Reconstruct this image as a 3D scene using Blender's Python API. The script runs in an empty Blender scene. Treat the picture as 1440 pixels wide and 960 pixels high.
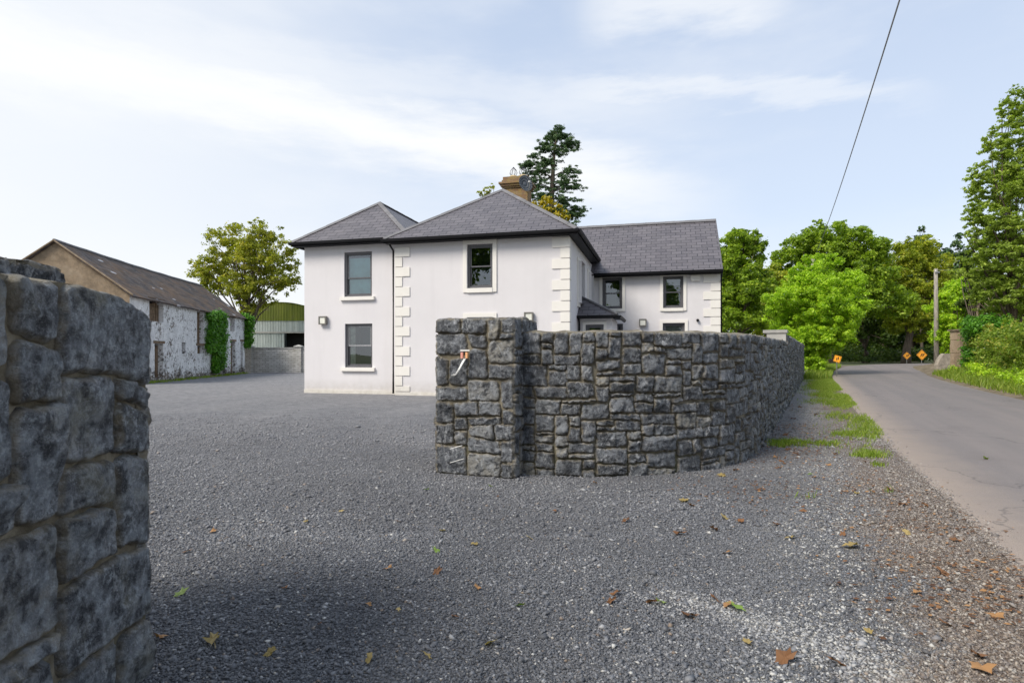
import bpy, math, random
import numpy as np
from mathutils import Vector

random.seed(7)
RNG = np.random.default_rng(11)
S = bpy.context.scene
COL = S.collection
R = math.radians
CH = 1.4            # camera height
FP = 820.0          # focal length in photo pixels (1440 wide)
HZ = 499.0          # horizon row in the photo


def at(px, py, Y):
    return (Y * (px - 720) / FP, Y, CH + Y * (HZ - py) / FP)


# ------------------------------------------------------------------ materials
class NT:
    def __init__(s, name):
        s.m = bpy.data.materials.new(name)
        s.m.use_nodes = True
        s.t = s.m.node_tree
        s.N = s.t.nodes
        s.L = s.t.links
        s.b = s.N['Principled BSDF']
        s.out = s.N['Material Output']

    def n(s, typ, **kw):
        x = s.N.new(typ)
        for k, v in kw.items():
            if k.startswith('i_'):
                x.inputs[k[2:].replace('_', ' ')].default_value = v
            else:
                setattr(x, k, v)
        return x

    def link(s, a, b):
        s.L.new(a, b)

    def pos(s, scale=(1, 1, 1), rot=(0, 0, 0), kind='Position'):
        if kind == 'Position':
            g = s.n('ShaderNodeNewGeometry').outputs['Position']
        else:
            g = s.n('ShaderNodeTexCoord').outputs[kind]
        mp = s.n('ShaderNodeMapping')
        mp.inputs['Scale'].default_value = scale
        mp.inputs['Rotation'].default_value = rot
        s.link(g, mp.inputs[0])
        return mp.outputs[0]

    def noise(s, scale, detail=4, rough=.55, vec=None, out='Fac', dist=0):
        x = s.n('ShaderNodeTexNoise')
        x.inputs['Scale'].default_value = scale
        x.inputs['Detail'].default_value = detail
        x.inputs['Roughness'].default_value = rough
        x.inputs['Distortion'].default_value = dist
        s.link(vec if vec is not None else s.pos(), x.inputs['Vector'])
        return x.outputs[out]

    def vor(s, scale, feature='F1', vec=None, out='Distance', rnd=1):
        x = s.n('ShaderNodeTexVoronoi')
        x.feature = feature
        x.inputs['Scale'].default_value = scale
        x.inputs['Randomness'].default_value = rnd
        s.link(vec if vec is not None else s.pos(), x.inputs['Vector'])
        return x.outputs[out]

    def ramp(s, fac, stops, interp='LINEAR'):
        x = s.n('ShaderNodeValToRGB')
        x.color_ramp.interpolation = interp
        e = x.color_ramp.elements
        while len(e) < len(stops):
            e.new(.5)
        for k, (p, c) in enumerate(stops):
            e[k].position = p
            if not isinstance(c, (tuple, list)):
                c = (c, c, c)
            e[k].color = (*c[:3], 1)
        s.link(fac, x.inputs[0])
        return x.outputs[0]

    def mix(s, fac, a, b, mode='MIX'):
        x = s.n('ShaderNodeMix', data_type='RGBA', blend_type=mode)
        s._set(fac, x.inputs[0])
        s._set(a, x.inputs[6])
        s._set(b, x.inputs[7])
        return x.outputs[2]

    def _set(s, v, sock):
        if isinstance(v, bpy.types.NodeSocket):
            s.link(v, sock)
        elif isinstance(v, (tuple, list)):
            sock.default_value = (*v[:3], 1) if len(sock.default_value) == 4 else v
        else:
            sock.default_value = v

    def math(s, op, a, b=0.0, c=0.0, clamp=False):
        x = s.n('ShaderNodeMath', operation=op, use_clamp=clamp)
        s._set(a, x.inputs[0])
        s._set(b, x.inputs[1])
        s._set(c, x.inputs[2])
        return x.outputs[0]

    def bump(s, h, strength=.5, dist=.02, prev=None):
        x = s.n('ShaderNodeBump')
        x.inputs['Strength'].default_value = strength
        x.inputs['Distance'].default_value = dist
        s.link(h, x.inputs['Height'])
        if prev is not None:
            s.link(prev, x.inputs['Normal'])
        return x.outputs[0]

    def attr(s, name, out='Color'):
        x = s.n('ShaderNodeAttribute')
        x.attribute_name = name
        return x.outputs[out]

    def fin(s, color=None, rough=.8, normal=None, metal=0, spec=.5):
        if color is not None:
            s._set(color, s.b.inputs['Base Color'])
        s._set(rough, s.b.inputs['Roughness'])
        s.b.inputs['Metallic'].default_value = metal
        s.b.inputs['Specular IOR Level'].default_value = spec
        if normal is not None:
            s.link(normal, s.b.inputs['Normal'])
        return s.m


def plain(name, c, rough=.5, metal=0, var=.12, scale=3.0, bump=0.0):
    t = NT(name)
    f = t.noise(scale, 5)
    col = t.ramp(f, [(.3, tuple(x * (1 - var) for x in c)), (.7, tuple(min(1, x * (1 + var)) for x in c))])
    nrm = t.bump(t.noise(scale * 15, 4), bump, .01) if bump else None
    return t.fin(col, rough, nrm, metal)


def m_stone(name, near=False):
    t = NT(name)
    a = t.attr('tint')
    sep = t.n('ShaderNodeSeparateColor')
    t.link(a, sep.inputs[0])
    r, g, b = sep.outputs
    p = t.pos()
    base = t.ramp(r, [(0, (.038, .042, .050)), (.4, (.076, .083, .097)), (.72, (.132, .142, .162)), (.9, (.20, .21, .225)), (1, (.34, .31, .25))])
    # large light scuffs
    sc = t.noise(7, 8, .68, p, dist=.7)
    col = t.mix(t.ramp(sc, [(.47, 0), (.62, .8)]), base, (.27, .285, .305))
    stk = t.noise(24, 6, .7, t.pos((1, 1, .4), (0, R(20), 0)), dist=.8)
    col = t.mix(t.math('MULTIPLY', t.ramp(stk, [(.525, 0), (.585, .95)]), t.ramp(t.noise(3.3, 3), [(.4, .2), (.6, 1)])), col, (.42, .43, .445))
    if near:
        # pale patches painted in to lighten the shaded near face, plus tan smears
        lift = t.noise(5, 9, .75, p, dist=.4)
        col = t.mix(t.ramp(lift, [(.47, 0), (.56, .8)]), col, (.26, .29, .325))
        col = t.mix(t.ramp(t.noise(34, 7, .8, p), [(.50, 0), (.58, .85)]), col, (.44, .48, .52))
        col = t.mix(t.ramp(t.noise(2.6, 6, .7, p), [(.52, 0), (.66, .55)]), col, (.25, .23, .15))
    dk = t.noise(12, 6, .6, p)
    col = t.mix(t.ramp(dk, [(.38, .9), (.52, 0)]), col, (.014, .016, .022))
    # pale veins
    w = t.noise(4, 3, .5, p, out='Color')
    vp = t.n('ShaderNodeVectorMath', operation='MULTIPLY_ADD')
    t.link(w, vp.inputs[0])
    vp.inputs[1].default_value = (.30, .30, .30)
    t.link(p, vp.inputs[2])
    rid = t.math('ABSOLUTE', t.math('SUBTRACT', t.noise(8, 7, .62, p, dist=1.2), .5))
    vmask = t.math('MULTIPLY', t.ramp(rid, [(0, 1), (.02, 0)]), t.ramp(t.noise(7, 4, .6, p), [(.46, 0), (.6, .75)]))
    col = t.mix(vmask, col, (.36, .38, .42))
    sp = t.noise(130, 3, .6, p)
    col = t.mix(t.ramp(sp, [(.55, 0), (.68, .6)]), col, (.30, .31, .33))
    # tan mortar smear at the stone edges
    mor = t.math('MULTIPLY', b, t.ramp(t.noise(16, 4, .6, p), [(.36, .15), (.58, .8)]))
    col = t.mix(mor, col, (.30, .25, .165))
    n1 = t.bump(t.noise(14, 8, .74, p, dist=.5), 1.0, .05)
    n2 = t.bump(t.noise(80, 6, .7, p), .8, .010, n1)
    n3 = t.bump(t.ramp(rid, [(0, 0), (.05, 1)]), .25, .01, n2)
    return t.fin(col, t.ramp(sc, [(.3, .5), (.7, .75)]), n3)


def m_mortar():
    t = NT('lime_mortar')
    f = t.noise(9, 6, .6)
    col = t.ramp(f, [(.3, (.08, .067, .045)), (.5, (.165, .142, .10)), (.72, (.30, .27, .21))])
    sz = t.n('ShaderNodeSeparateXYZ')
    t.link(t.pos(), sz.inputs[0])
    low = t.math('MULTIPLY', t.ramp(sz.outputs[2], [(.0, 1), (.5, 0)]), t.ramp(t.noise(4), [(.4, 0), (.6, .8)]))
    col = t.mix(low, col, (.05, .06, .025))
    n = t.bump(t.noise(60, 6, .7), .8, .012)
    return t.fin(col, .95, n)


def m_render_wall(name, c):
    t = NT(name)
    p = t.pos()
    big = t.noise(.6, 5, .6, p)
    col = t.ramp(big, [(.3, tuple(x * .93 for x in c)), (.7, c)])
    # faint weather streaks
    st = t.noise(1, 4, .6, t.pos((2.4, 2.4, .25)))
    col = t.mix(t.ramp(st, [(.5, 0), (.75, .4)]), col, tuple(x * .84 for x in c))
    sz = t.n('ShaderNodeSeparateXYZ')
    t.link(p, sz.inputs[0])
    d = t.math('MULTIPLY', t.ramp(sz.outputs[2], [(0, .8), (.55, 0)]), t.noise(5, 5, .6, p))
    col = t.mix(d, col, (.32, .28, .21))
    n = t.bump(t.noise(110, 4, .6, p), .25, .005)
    n = t.bump(t.noise(3, 3, .5, p), .15, .03, n)
    return t.fin(col, .85, n, spec=.3)


def m_slate():
    t = NT('grey_roof_slate')
    uv = t.n('ShaderNodeTexCoord').outputs['UV']
    bt = t.n('ShaderNodeTexBrick')
    t.link(uv, bt.inputs['Vector'])
    bt.offset = .5
    for k, v in (('Scale', 1), ('Mortar Size', .012), ('Mortar Smooth', .0), ('Bias', 0), ('Brick Width', .42), ('Row Height', .235)):
        bt.inputs[k].default_value = v
    bt.inputs['Color1'].default_value = (.088, .080, .090, 1)
    bt.inputs['Color2'].default_value = (.132, .120, .132, 1)
    bt.inputs['Mortar'].default_value = (.012, .012, .015, 1)
    f = t.noise(1.2, 6, .62)
    col = t.mix(t.ramp(f, [(.35, .0), (.72, .3)]), bt.outputs[0], (.17, .155, .158))
    col = t.mix(t.ramp(t.noise(9, 5, .6), [(.6, 0), (.75, .3)]), col, (.24, .23, .19))
    # every course overlaps the one below: saw-tooth height
    sx = t.n('ShaderNodeSeparateXYZ')
    t.link(uv, sx.inputs[0])
    fr = t.math('FRACT', t.math('DIVIDE', sx.outputs[1], .235))
    saw = t.math('SUBTRACT', 1, fr)
    n = t.bump(saw, .7, .025)
    n = t.bump(t.math('SUBTRACT', 1, bt.outputs['Fac']), .5, .01, n)
    n = t.bump(t.noise(30, 4), .2, .006, n)
    return t.fin(col, .5, n)


def m_barn_white():
    t = NT('flaking_whitewashed_stone')
    p = t.pos()
    rub = t.vor(4.2, 'F1', t.pos((1, 1, 1.6)), 'Color')
    h = t.n('ShaderNodeSeparateColor')
    t.link(rub, h.inputs[0])
    stone = t.ramp(h.outputs[0], [(0, (.07, .06, .055)), (.5, (.17, .14, .11)), (1, (.26, .22, .18))])
    edge = t.vor(4.2, 'DISTANCE_TO_EDGE', t.pos((1, 1, 1.6)))
    stone = t.mix(t.ramp(edge, [(0, 1), (.08, 0)]), stone, (.05, .045, .04))
    white = t.ramp(t.noise(2.5, 6, .65, p), [(.3, (.60, .60, .60)), (.62, (.84, .84, .83))])
    fl = t.math('ADD', t.math('MULTIPLY', t.noise(6.5, 9, .78, p, dist=.3), .68), t.math('MULTIPLY', t.noise(1.1, 5, .7, p), .34))
    sz = t.n('ShaderNodeSeparateXYZ')
    t.link(p, sz.inputs[0])
    low = t.ramp(t.math('DIVIDE', sz.outputs[2], 4), [(0, .12), (.22, .0)])
    m = t.math('ADD', t.math('SUBTRACT', fl, t.math('MULTIPLY', t.math('SUBTRACT', .12, t.math('MULTIPLY', edge, .5)), .25)), t.math('MULTIPLY', low, -1))
    mask = t.ramp(m, [(.425, 0), (.465, 1)])
    col = t.mix(mask, stone, white)
    pit = t.noise(20, 4, .7, p)
    col = t.mix(t.ramp(pit, [(.30, .7), (.42, 0)]), col, (.13, .12, .11))
    n = t.bump(edge, .35, .04)
    n = t.bump(fl, .4, .03, n)
    n = t.bump(t.noise(25, 5, .7, p), .4, .02, n)
    return t.fin(col, .95, n)


def m_barn_gable():
    t = NT('brown_rubble_render')
    p = t.pos()
    f = t.noise(1.6, 8, .7, p)
    col = t.ramp(f, [(.28, (.15, .11, .07)), (.5, (.31, .23, .15)), (.72, (.44, .35, .25))])
    v = t.vor(5.5, 'F1', p)
    col = t.mix(t.ramp(v, [(.3, 0), (.75, .25)]), col, (.15, .12, .09))
    n = t.bump(v, .15, .03)
    n = t.bump(t.noise(22, 6, .7, p), .7, .03, n)
    return t.fin(col, .95, n)


def m_old_roof():
    t = NT('weathered_barn_slate')
    uv = t.n('ShaderNodeTexCoord').outputs['UV']
    bt = t.n('ShaderNodeTexBrick')
    t.link(uv, bt.inputs['Vector'])
    for k, v in (('Scale', 1), ('Mortar Size', .018), ('Brick Width', .4), ('Row Height', .28)):
        bt.inputs[k].default_value = v
    bt.inputs['Color1'].default_value = (.032, .027, .028, 1)
    bt.inputs['Color2'].default_value = (.095, .08, .078, 1)
    bt.inputs['Mortar'].default_value = (.015, .013, .012, 1)
    col = t.mix(t.ramp(t.noise(.9, 6, .7), [(.42, 0), (.66, .75)]), bt.outputs[0], (.15, .085, .04))
    col = t.mix(t.ramp(t.noise(2.7, 5, .7), [(.56, 0), (.7, .7)]), col, (.18, .17, .165))
    # slipped slates showing pale laths
    vp = t.n('ShaderNodeMapping')
    vp.inputs['Scale'].default_value = (.55, 1.5, 1)
    t.link(uv, vp.inputs[0])
    vc = t.vor(1, 'F1', vp.outputs[0], 'Distance')
    col = t.mix(t.ramp(vc, [(.13, 1), (.15, 0)]), col, (.42, .42, .44))
    n = t.bump(bt.outputs['Fac'], .6, -.02)
    n = t.bump(t.noise(6, 5), .5, .04, n)
    return t.fin(col, .85, n)


def m_leaf(name, c1, c2, c3=None, trans=.35, rough=.5):
    t = NT(name)
    sep = t.n('ShaderNodeSeparateColor')
    t.link(t.attr('tint'), sep.inputs[0])
    stops = [(0, c1), (.62, c2), (1, c3 or tuple(min(1, x * 1.35) for x in c2))]
    col = t.ramp(sep.outputs[0], stops)
    t.fin(col, rough, spec=.35)
    tr = t.n('ShaderNodeBsdfTranslucent')
    t.link(t.mix(1, col, (1.25, 1.35, .55), 'MULTIPLY'), tr.inputs[0])
    mx = t.n('ShaderNodeMixShader')
    mx.inputs[0].default_value = trans
    t.link(t.b.outputs[0], mx.inputs[1])
    t.link(tr.outputs[0], mx.inputs[2])
    t.link(mx.outputs[0], t.out.inputs[0])
    return t.m


def m_bark(name, c=(.13, .10, .075)):
    t = NT(name)
    p = t.pos((6, 6, 1.2))
    f = t.noise(1.5, 6, .65, p)
    col = t.ramp(f, [(.3, tuple(x * .5 for x in c)), (.7, tuple(x * 1.4 for x in c))])
    return t.fin(col, .95, t.bump(f, .8, .05))


def m_gravel():
    t = NT('crushed_grey_gravel')
    p = t.pos()
    v = t.n('ShaderNodeTexVoronoi')
    v.inputs['Scale'].default_value = 75
    t.link(p, v.inputs['Vector'])
    s = t.n('ShaderNodeSeparateColor')
    t.link(v.outputs['Color'], s.inputs[0])
    col = t.ramp(s.outputs[0], [(0, (.04, .042, .05)), (.5, (.10, .104, .118)), (.82, (.17, .172, .186)), (.93, (.28, .28, .29)), (1, (.5, .49, .46))])
    v2 = t.n('ShaderNodeTexVoronoi')
    v2.inputs['Scale'].default_value = 21
    t.link(p, v2.inputs['Vector'])
    s2 = t.n('ShaderNodeSeparateColor')
    t.link(v2.outputs['Color'], s2.inputs[0])
    col = t.mix(t.ramp(s2.outputs[0], [(.0, 0), (1, .5)]), col, t.ramp(s2.outputs[1], [(0, (.045, .048, .06)), (1, (.17, .17, .18))]))
    big = t.noise(.55, 6, .6, p)
    col = t.mix(t.ramp(big, [(.46, 0), (.66, .5)]), col, (.20, .195, .195))
    rr_ = t.n('ShaderNodeVectorMath', operation='DISTANCE')
    t.link(p, rr_.inputs[0])
    rr_.inputs[1].default_value = (3.5, 13.5, 0)
    arc_ = t.math('SINE', t.math('MULTIPLY_ADD', rr_.outputs['Value'], 2.1, t.math('MULTIPLY', t.noise(.5, 3), 2)))
    col = t.mix(t.ramp(arc_, [(.2, 0), (1, .3)]), col, (.23, .225, .228))
    mid = t.noise(2.2, 6, .65, p)
    col = t.mix(t.ramp(mid, [(.32, .35), (.5, 0)]), col, (.035, .037, .045))
    # position relative to the asphalt edge  x = 1.45 + .5 y
    xyz = t.n('ShaderNodeSeparateXYZ')
    t.link(p, xyz.inputs[0])
    d = t.math('SUBTRACT', xyz.outputs[0], t.math('MULTIPLY_ADD', xyz.outputs[1], .5, 1.45))
    d = t.math('ADD', d, t.math('MULTIPLY_ADD', t.noise(1.3, 6, .7, p), 1.3, -.65))
    # yard gets a bit paler with distance
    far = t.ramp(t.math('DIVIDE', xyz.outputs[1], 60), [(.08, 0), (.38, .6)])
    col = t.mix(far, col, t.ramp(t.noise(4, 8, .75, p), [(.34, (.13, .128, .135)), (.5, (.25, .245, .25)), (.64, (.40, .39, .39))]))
    pale = t.math('MULTIPLY', t.ramp(t.math('ADD', d, 2), [(.47, 0), (.62, .85), (.8, 0)]), t.ramp(t.noise(14, 4, .6, p), [(.45, 0), (.6, 1)]))
    dm = t.n('ShaderNodeMapRange')
    dm.inputs[1].default_value = -1.35
    dm.inputs[2].default_value = -.7
    t.link(d, dm.inputs[0])
    brown = t.ramp(t.noise(30, 5, .7, p), [(.3, (.09, .062, .045)), (.6, (.22, .165, .12)), (.75, (.40, .35, .29))])
    col = t.mix(t.math('MULTIPLY', dm.outputs[0], .88), col, brown)
    pl = t.n('ShaderNodeMapRange')
    pl.inputs[1].default_value = -2.0
    pl.inputs[2].default_value = -1.1
    t.link(d, pl.inputs[0])
    pm = t.math('MULTIPLY', t.math('MULTIPLY', pl.outputs[0], t.math('SUBTRACT', 1, dm.outputs[0])), t.ramp(t.noise(22, 3, .6, p), [(.46, 0), (.56, 1)]))
    col = t.mix(pm, col, (.42, .39, .33))
    # a worn pale track running out of the yard beside the road
    q = t.math('SUBTRACT', xyz.outputs[0], t.math('MULTIPLY_ADD', xyz.outputs[1], -.73, 3.5))
    q = t.math('ABSOLUTE', t.math('ADD', q, t.math('MULTIPLY_ADD', t.noise(1.6, 5, .6, p), .5, -.25)))
    near = t.ramp(t.math('DIVIDE', xyz.outputs[1], 10), [(.34, 1), (.40, 0)])
    tm = t.math('MULTIPLY', t.math('MULTIPLY', t.ramp(q, [(.0, .8), (.22, 0)]), near), t.ramp(t.noise(40, 4, .6, p), [(.35, .1), (.6, 1)]))
    col = t.mix(tm, col, (.42, .40, .36))
    n = t.bump(v.outputs['Distance'], 1.0, -.012)
    n = t.bump(t.noise(45, 5, .7, p), .7, .02, n)
    n = t.bump(big, .4, .06, n)
    return t.fin(col, .8, n)


def m_chip():
    t = NT('gravel_chippings')
    sep = t.n('ShaderNodeSeparateColor')
    t.link(t.attr('tint'), sep.inputs[0])
    col = t.ramp(sep.outputs[0], [(0, (.045, .048, .056)), (.5, (.115, .12, .132)), (.84, (.205, .208, .22)), (.95, (.33, .33, .335)), (1, (.50, .49, .46))])
    col = t.mix(sep.outputs[1], col, t.ramp(sep.outputs[2], [(0, (.10, .07, .05)), (.6, (.24, .18, .13)), (1, (.5, .45, .38))]))
    col = t.mix(t.ramp(t.noise(60, 3), [(.4, 0), (.8, .35)]), col, (.2, .2, .21))
    xyz = t.n('ShaderNodeSeparateXYZ')
    t.link(t.pos(), xyz.inputs[0])
    # chippings lightened towards the yard tone with distance, offsetting their self-shadow
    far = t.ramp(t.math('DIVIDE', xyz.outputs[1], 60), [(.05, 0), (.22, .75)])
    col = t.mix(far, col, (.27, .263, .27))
    return t.fin(col, .62, None)


def m_asphalt():
    t = NT('worn_asphalt')
    p = t.pos()
    f = t.noise(160, 3, .7, p)
    col = t.ramp(f, [(.3, (.12, .106, .102)), (.7, (.225, .20, .192))])
    al = t.pos((1, 1, 1), (0, 0, R(26.6)))
    mp = t.n('ShaderNodeMapping')
    mp.inputs['Scale'].default_value = (1.4, .06, 1)
    t.link(al, mp.inputs[0])
    st = t.noise(1, 4, .6, mp.outputs[0])
    col = t.mix(t.ramp(st, [(.40, 0), (.62, .5)]), col, (.235, .20, .185))
    bl = t.noise(.9, 6, .65, p)
    col = t.mix(t.ramp(bl, [(.55, 0), (.72, .4)]), col, (.13, .11, .105))
    xyz = t.n('ShaderNodeSeparateXYZ')
    t.link(p, xyz.inputs[0])
    d = t.math('SUBTRACT', xyz.outputs[0], t.math('MULTIPLY_ADD', xyz.outputs[1], .5, 1.45))
    d = t.math('ADD', d, t.math('MULTIPLY_ADD', t.noise(2.2, 6, .7, p), .6, -.3))
    mr = t.n('ShaderNodeMapRange')
    mr.inputs[1].default_value = .75
    mr.inputs[2].default_value = .0
    t.link(d, mr.inputs[0])
    col = t.mix(t.math('MULTIPLY', mr.outputs[0], .8), col, (.33, .265, .215))
    # cracks
    w = t.noise(1.1, 4, .6, p, out='Color')
    vp = t.n('ShaderNodeVectorMath', operation='MULTIPLY_ADD')
    t.link(w, vp.inputs[0])
    vp.inputs[1].default_value = (1.5, 1.5, 0)
    t.link(p, vp.inputs[2])
    cr = t.vor(.28, 'DISTANCE_TO_EDGE', vp.outputs[0])
    col = t.mix(t.ramp(cr, [(0, .5), (.006, 0)]), col, (.05, .045, .045))
    n = t.bump(t.vor(90, 'F1', p), .5, .008)
    return t.fin(col, .75, n)


def m_ground():
    t = NT('earth_and_grass_ground')
    p = t.pos()
    col = t.ramp(t.noise(.8, 7, .7, p), [(.3, (.05, .055, .02)), (.5, (.085, .10, .035)), (.7, (.10, .15, .04))])
    return t.fin(col, .95, t.bump(t.noise(12, 6, .7, p), .8, .05))


def m_dirt():
    t = NT('bare_brown_earth')
    p = t.pos()
    col = t.ramp(t.noise(3, 7, .7, p), [(.3, (.06, .05, .025)), (.5, (.15, .115, .07)), (.7, (.27, .22, .16))])
    return t.fin(col, .95, t.bump(t.noise(20, 6, .7, p), .8, .04))


def m_blockwork():
    t = NT('grey_concrete_blockwork')
    uv = t.n('ShaderNodeTexCoord').outputs['UV']
    bt = t.n('ShaderNodeTexBrick')
    t.link(uv, bt.inputs['Vector'])
    for k, v in (('Scale', 1), ('Mortar Size', .014), ('Brick Width', .45), ('Row Height', .15)):
        bt.inputs[k].default_value = v
    bt.inputs['Color1'].default_value = (.46, .45, .42, 1)
    bt.inputs['Color2'].default_value = (.62, .60, .57, 1)
    bt.inputs['Mortar'].default_value = (.24, .225, .205, 1)
    col = t.mix(t.ramp(t.noise(2, 5), [(.4, 0), (.7, .4)]), bt.outputs[0], (.22, .20, .16))
    return t.fin(col, .9, t.bump(bt.outputs['Fac'], .6, -.01))


def m_corrugated(name, c1, c2):
    t = NT(name)
    st = t.noise(1, 5, .65, t.pos((2.6, 2.6, .22)))
    col = t.ramp(st, [(.32, c1), (.66, c2)])
    col = t.mix(t.ramp(t.noise(1.2, 6, .7), [(.56, 0), (.72, .5)]), col, (.20, .17, .10))
    return t.fin(col, .6)


def m_pane():
    t = NT('window_glass')
    tr = t.n('ShaderNodeBsdfTransparent')
    tr.inputs[0].default_value = (.88, .93, .92, 1)
    gl = t.n('ShaderNodeBsdfGlossy')
    gl.inputs['Roughness'].default_value = .01
    gl.inputs['Color'].default_value = (.9, .95, 1, 1)
    t.link(t.bump(t.noise(1.3, 2), .05, .02), gl.inputs['Normal'])
    fr = t.n('ShaderNodeFresnel')
    fr.inputs[0].default_value = 1.75
    mx = t.n('ShaderNodeMixShader')
    t.link(t.math('ADD', fr.outputs[0], .08), mx.inputs[0])
    t.link(tr.outputs[0], mx.inputs[1])
    t.link(gl.outputs[0], mx.inputs[2])
    t.link(mx.outputs[0], t.out.inputs[0])
    return t.m


def m_brick():
    t = NT('old_yellow_brick')
    p = t.pos()
    bt = t.n('ShaderNodeTexBrick')
    sx = t.n('ShaderNodeSeparateXYZ')
    t.link(p, sx.inputs[0])
    cb = t.n('ShaderNodeCombineXYZ')
    t.link(t.math('ADD', sx.outputs[0], t.math('MULTIPLY', sx.outputs[1], .6)), cb.inputs[0])
    t.link(sx.outputs[2], cb.inputs[1])
    t.link(cb.outputs[0], bt.inputs['Vector'])
    for k, v in (('Scale', 1), ('Mortar Size', .008), ('Brick Width', .23), ('Row Height', .078)):
        bt.inputs[k].default_value = v
    bt.inputs['Color1'].default_value = (.27, .18, .10, 1)
    bt.inputs['Color2'].default_value = (.22, .11, .05, 1)
    bt.inputs['Mortar'].default_value = (.16, .13, .09, 1)
    col = t.mix(t.ramp(t.noise(5, 6, .7), [(.45, 0), (.65, .7)]), bt.outputs[0], (.30, .22, .06))
    col = t.mix(t.ramp(t.noise(8, 5, .7), [(.55, 0), (.7, .7)]), col, (.05, .035, .025))
    return t.fin(col, .9, t.bump(t.noise(40, 5), .5, .01))


M = {}
M['stone'] = m_stone('blue_grey_limestone')
M['stone_near'] = m_stone('brightened_grey_limestone', True)  # lighter copy of the limestone, makes up for the wall's unlit side
M['mortar'] = m_mortar()
M['wall'] = m_render_wall('pale_lilac_render', (.70, .672, .678))
M['trim'] = m_render_wall('cream_plaster_trim', (.80, .765, .71))
M['slate'] = m_slate()
M['ridge'] = plain('slate_ridge_tile', (.155, .15, .155), .6, var=.25, bump=.3)
M['black'] = plain('black_gutter', (.009, .009, .011), .55)
M['black'].node_tree.nodes['Principled BSDF'].inputs['Specular IOR Level'].default_value = .2
M['frame'] = plain('grey_window_frame', (.10, .098, .105), .4)
M['sash_light'] = plain('pale_grey_sash', (.30, .30, .31), .4)
M['pane'] = m_pane()
M['blind'] = plain('teal_roller_blind', (.50, .76, .76), .8)
M['curtain'] = plain('off_white_curtain', (.55, .58, .50), .9, var=.3, scale=8)
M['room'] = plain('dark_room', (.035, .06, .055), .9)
M['brick'] = m_brick()
M['pot'] = plain('buff_clay_pot', (.50, .38, .20), .8, bump=.4)
M['wire'] = plain('dark_steel_wire', (.06, .06, .07), .5, 1)
M['dish'] = plain('charcoal_dish_enamel', (.065, .075, .09), .45)
M['metal'] = plain('brushed_steel', (.38, .37, .35), .35, .9, scale=12)
M['lamp'] = plain('frosted_lamp_glass', (.75, .74, .66), .3)
M['white'] = plain('white_plastic', (.78, .77, .74), .4)
M['barnw'] = m_barn_white()
M['barng'] = m_barn_gable()
M['barnr'] = m_old_roof()
M['board'] = plain('rotten_brown_board', (.17, .115, .07), .9, var=.55, scale=7, bump=.5)
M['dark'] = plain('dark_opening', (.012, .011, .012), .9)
M['bark'] = m_bark('grey_brown_bark')
M['bark2'] = m_bark('pale_dead_wood', (.42, .33, .22))
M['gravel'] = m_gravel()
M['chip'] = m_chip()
M['asphalt'] = m_asphalt()
M['ground'] = m_ground()
M['dirt'] = m_dirt()
M['block'] = m_blockwork()
M['coping'] = plain('concrete_coping', (.36, .35, .33), .9, var=.2)
M['green_tin'] = m_corrugated('mossy_green_corrugated_iron', (.10, .135, .012), (.21, .24, .03))
M['grey_tin'] = m_corrugated('pale_corrugated_iron', (.34, .38, .37), (.56, .60, .58))
M['pole'] = m_bark('weathered_pole_wood', (.30, .27, .23))
M['pole_grey'] = plain('grey_cable_sheath', (.30, .31, .33), .6)
M['bronze'] = plain('dull_bronze_lamp_metal', (.17, .16, .14), .45)
M['orange'] = plain('orange_sign_face', (.90, .37, .02), .45, var=.04)
M['sblack'] = plain('black_sign_paint', (.012, .012, .012), .5)
M['rubble'] = m_barn_gable()
M['rubble'].name = 'pebbled_pier_stone'
M['concrete'] = plain('old_rendered_wall', (.30, .26, .21), .95, var=.35, scale=5, bump=.5)

LF = {
    'walltree': m_leaf('sycamore_leaves', (.13, .16, .016), (.38, .40, .045), (.56, .47, .08), .45),
    'mid': m_leaf('broad_green_leaves', (.08, .14, .012), (.26, .385, .026), (.44, .53, .05), .45),
    'ash': m_leaf('feathery_green_leaves', (.12, .17, .025), (.32, .43, .06), (.48, .56, .10), .45),
    'dark': m_leaf('darkened_green_leaves', (.02, .042, .006), (.060, .11, .012), (.13, .18, .02)),  # kept darker than the other leaves: the lane's shade is in the colour
    'olive': m_leaf('olive_green_leaves', (.11, .15, .012), (.33, .39, .03), (.55, .50, .06), .45),
    'laurel': m_leaf('bright_laurel_leaves', (.13, .24, .012), (.42, .62, .035), (.62, .76, .06), .45, .4),
    'yellow': m_leaf('yellowing_leaves', (.20, .19, .01), (.48, .38, .02), (.62, .46, .03)),
    'conifer': m_leaf('blue_green_needles', (.030, .070, .028), (.085, .155, .058), (.18, .25, .10), .15, .6),
    'ivy': m_leaf('ivy_leaves', (.04, .13, .010), (.11, .30, .02), (.20, .40, .04), .3, .4),
    'hedge': m_leaf('hedge_leaves', (.09, .15, .016), (.25, .36, .04), (.50, .42, .09), .4),
    'grass': m_leaf('grass_blades', (.11, .16, .02), (.24, .35, .035), (.44, .44, .11), .4),
    'lf_brown': m_leaf('dry_brown_leaf', (.075, .035, .018), (.20, .095, .04), (.40, .22, .09), .1, .7),
    'lf_yellow': m_leaf('yellow_leaf', (.26, .19, .06), (.40, .30, .12), (.5, .42, .2), .2, .6),
    'lf_green': m_leaf('green_leaf', (.10, .18, .03), (.20, .30, .06), (.36, .42, .15), .2, .5),
}


# ------------------------------------------------------------------ builders
def tag(o, label=None, cat=None, group=None, kind=None):
    if label:
        o['label'] = label
    if cat:
        o['category'] = cat
    if group:
        o['group'] = group
    if kind:
        o['kind'] = kind
    return o


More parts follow.
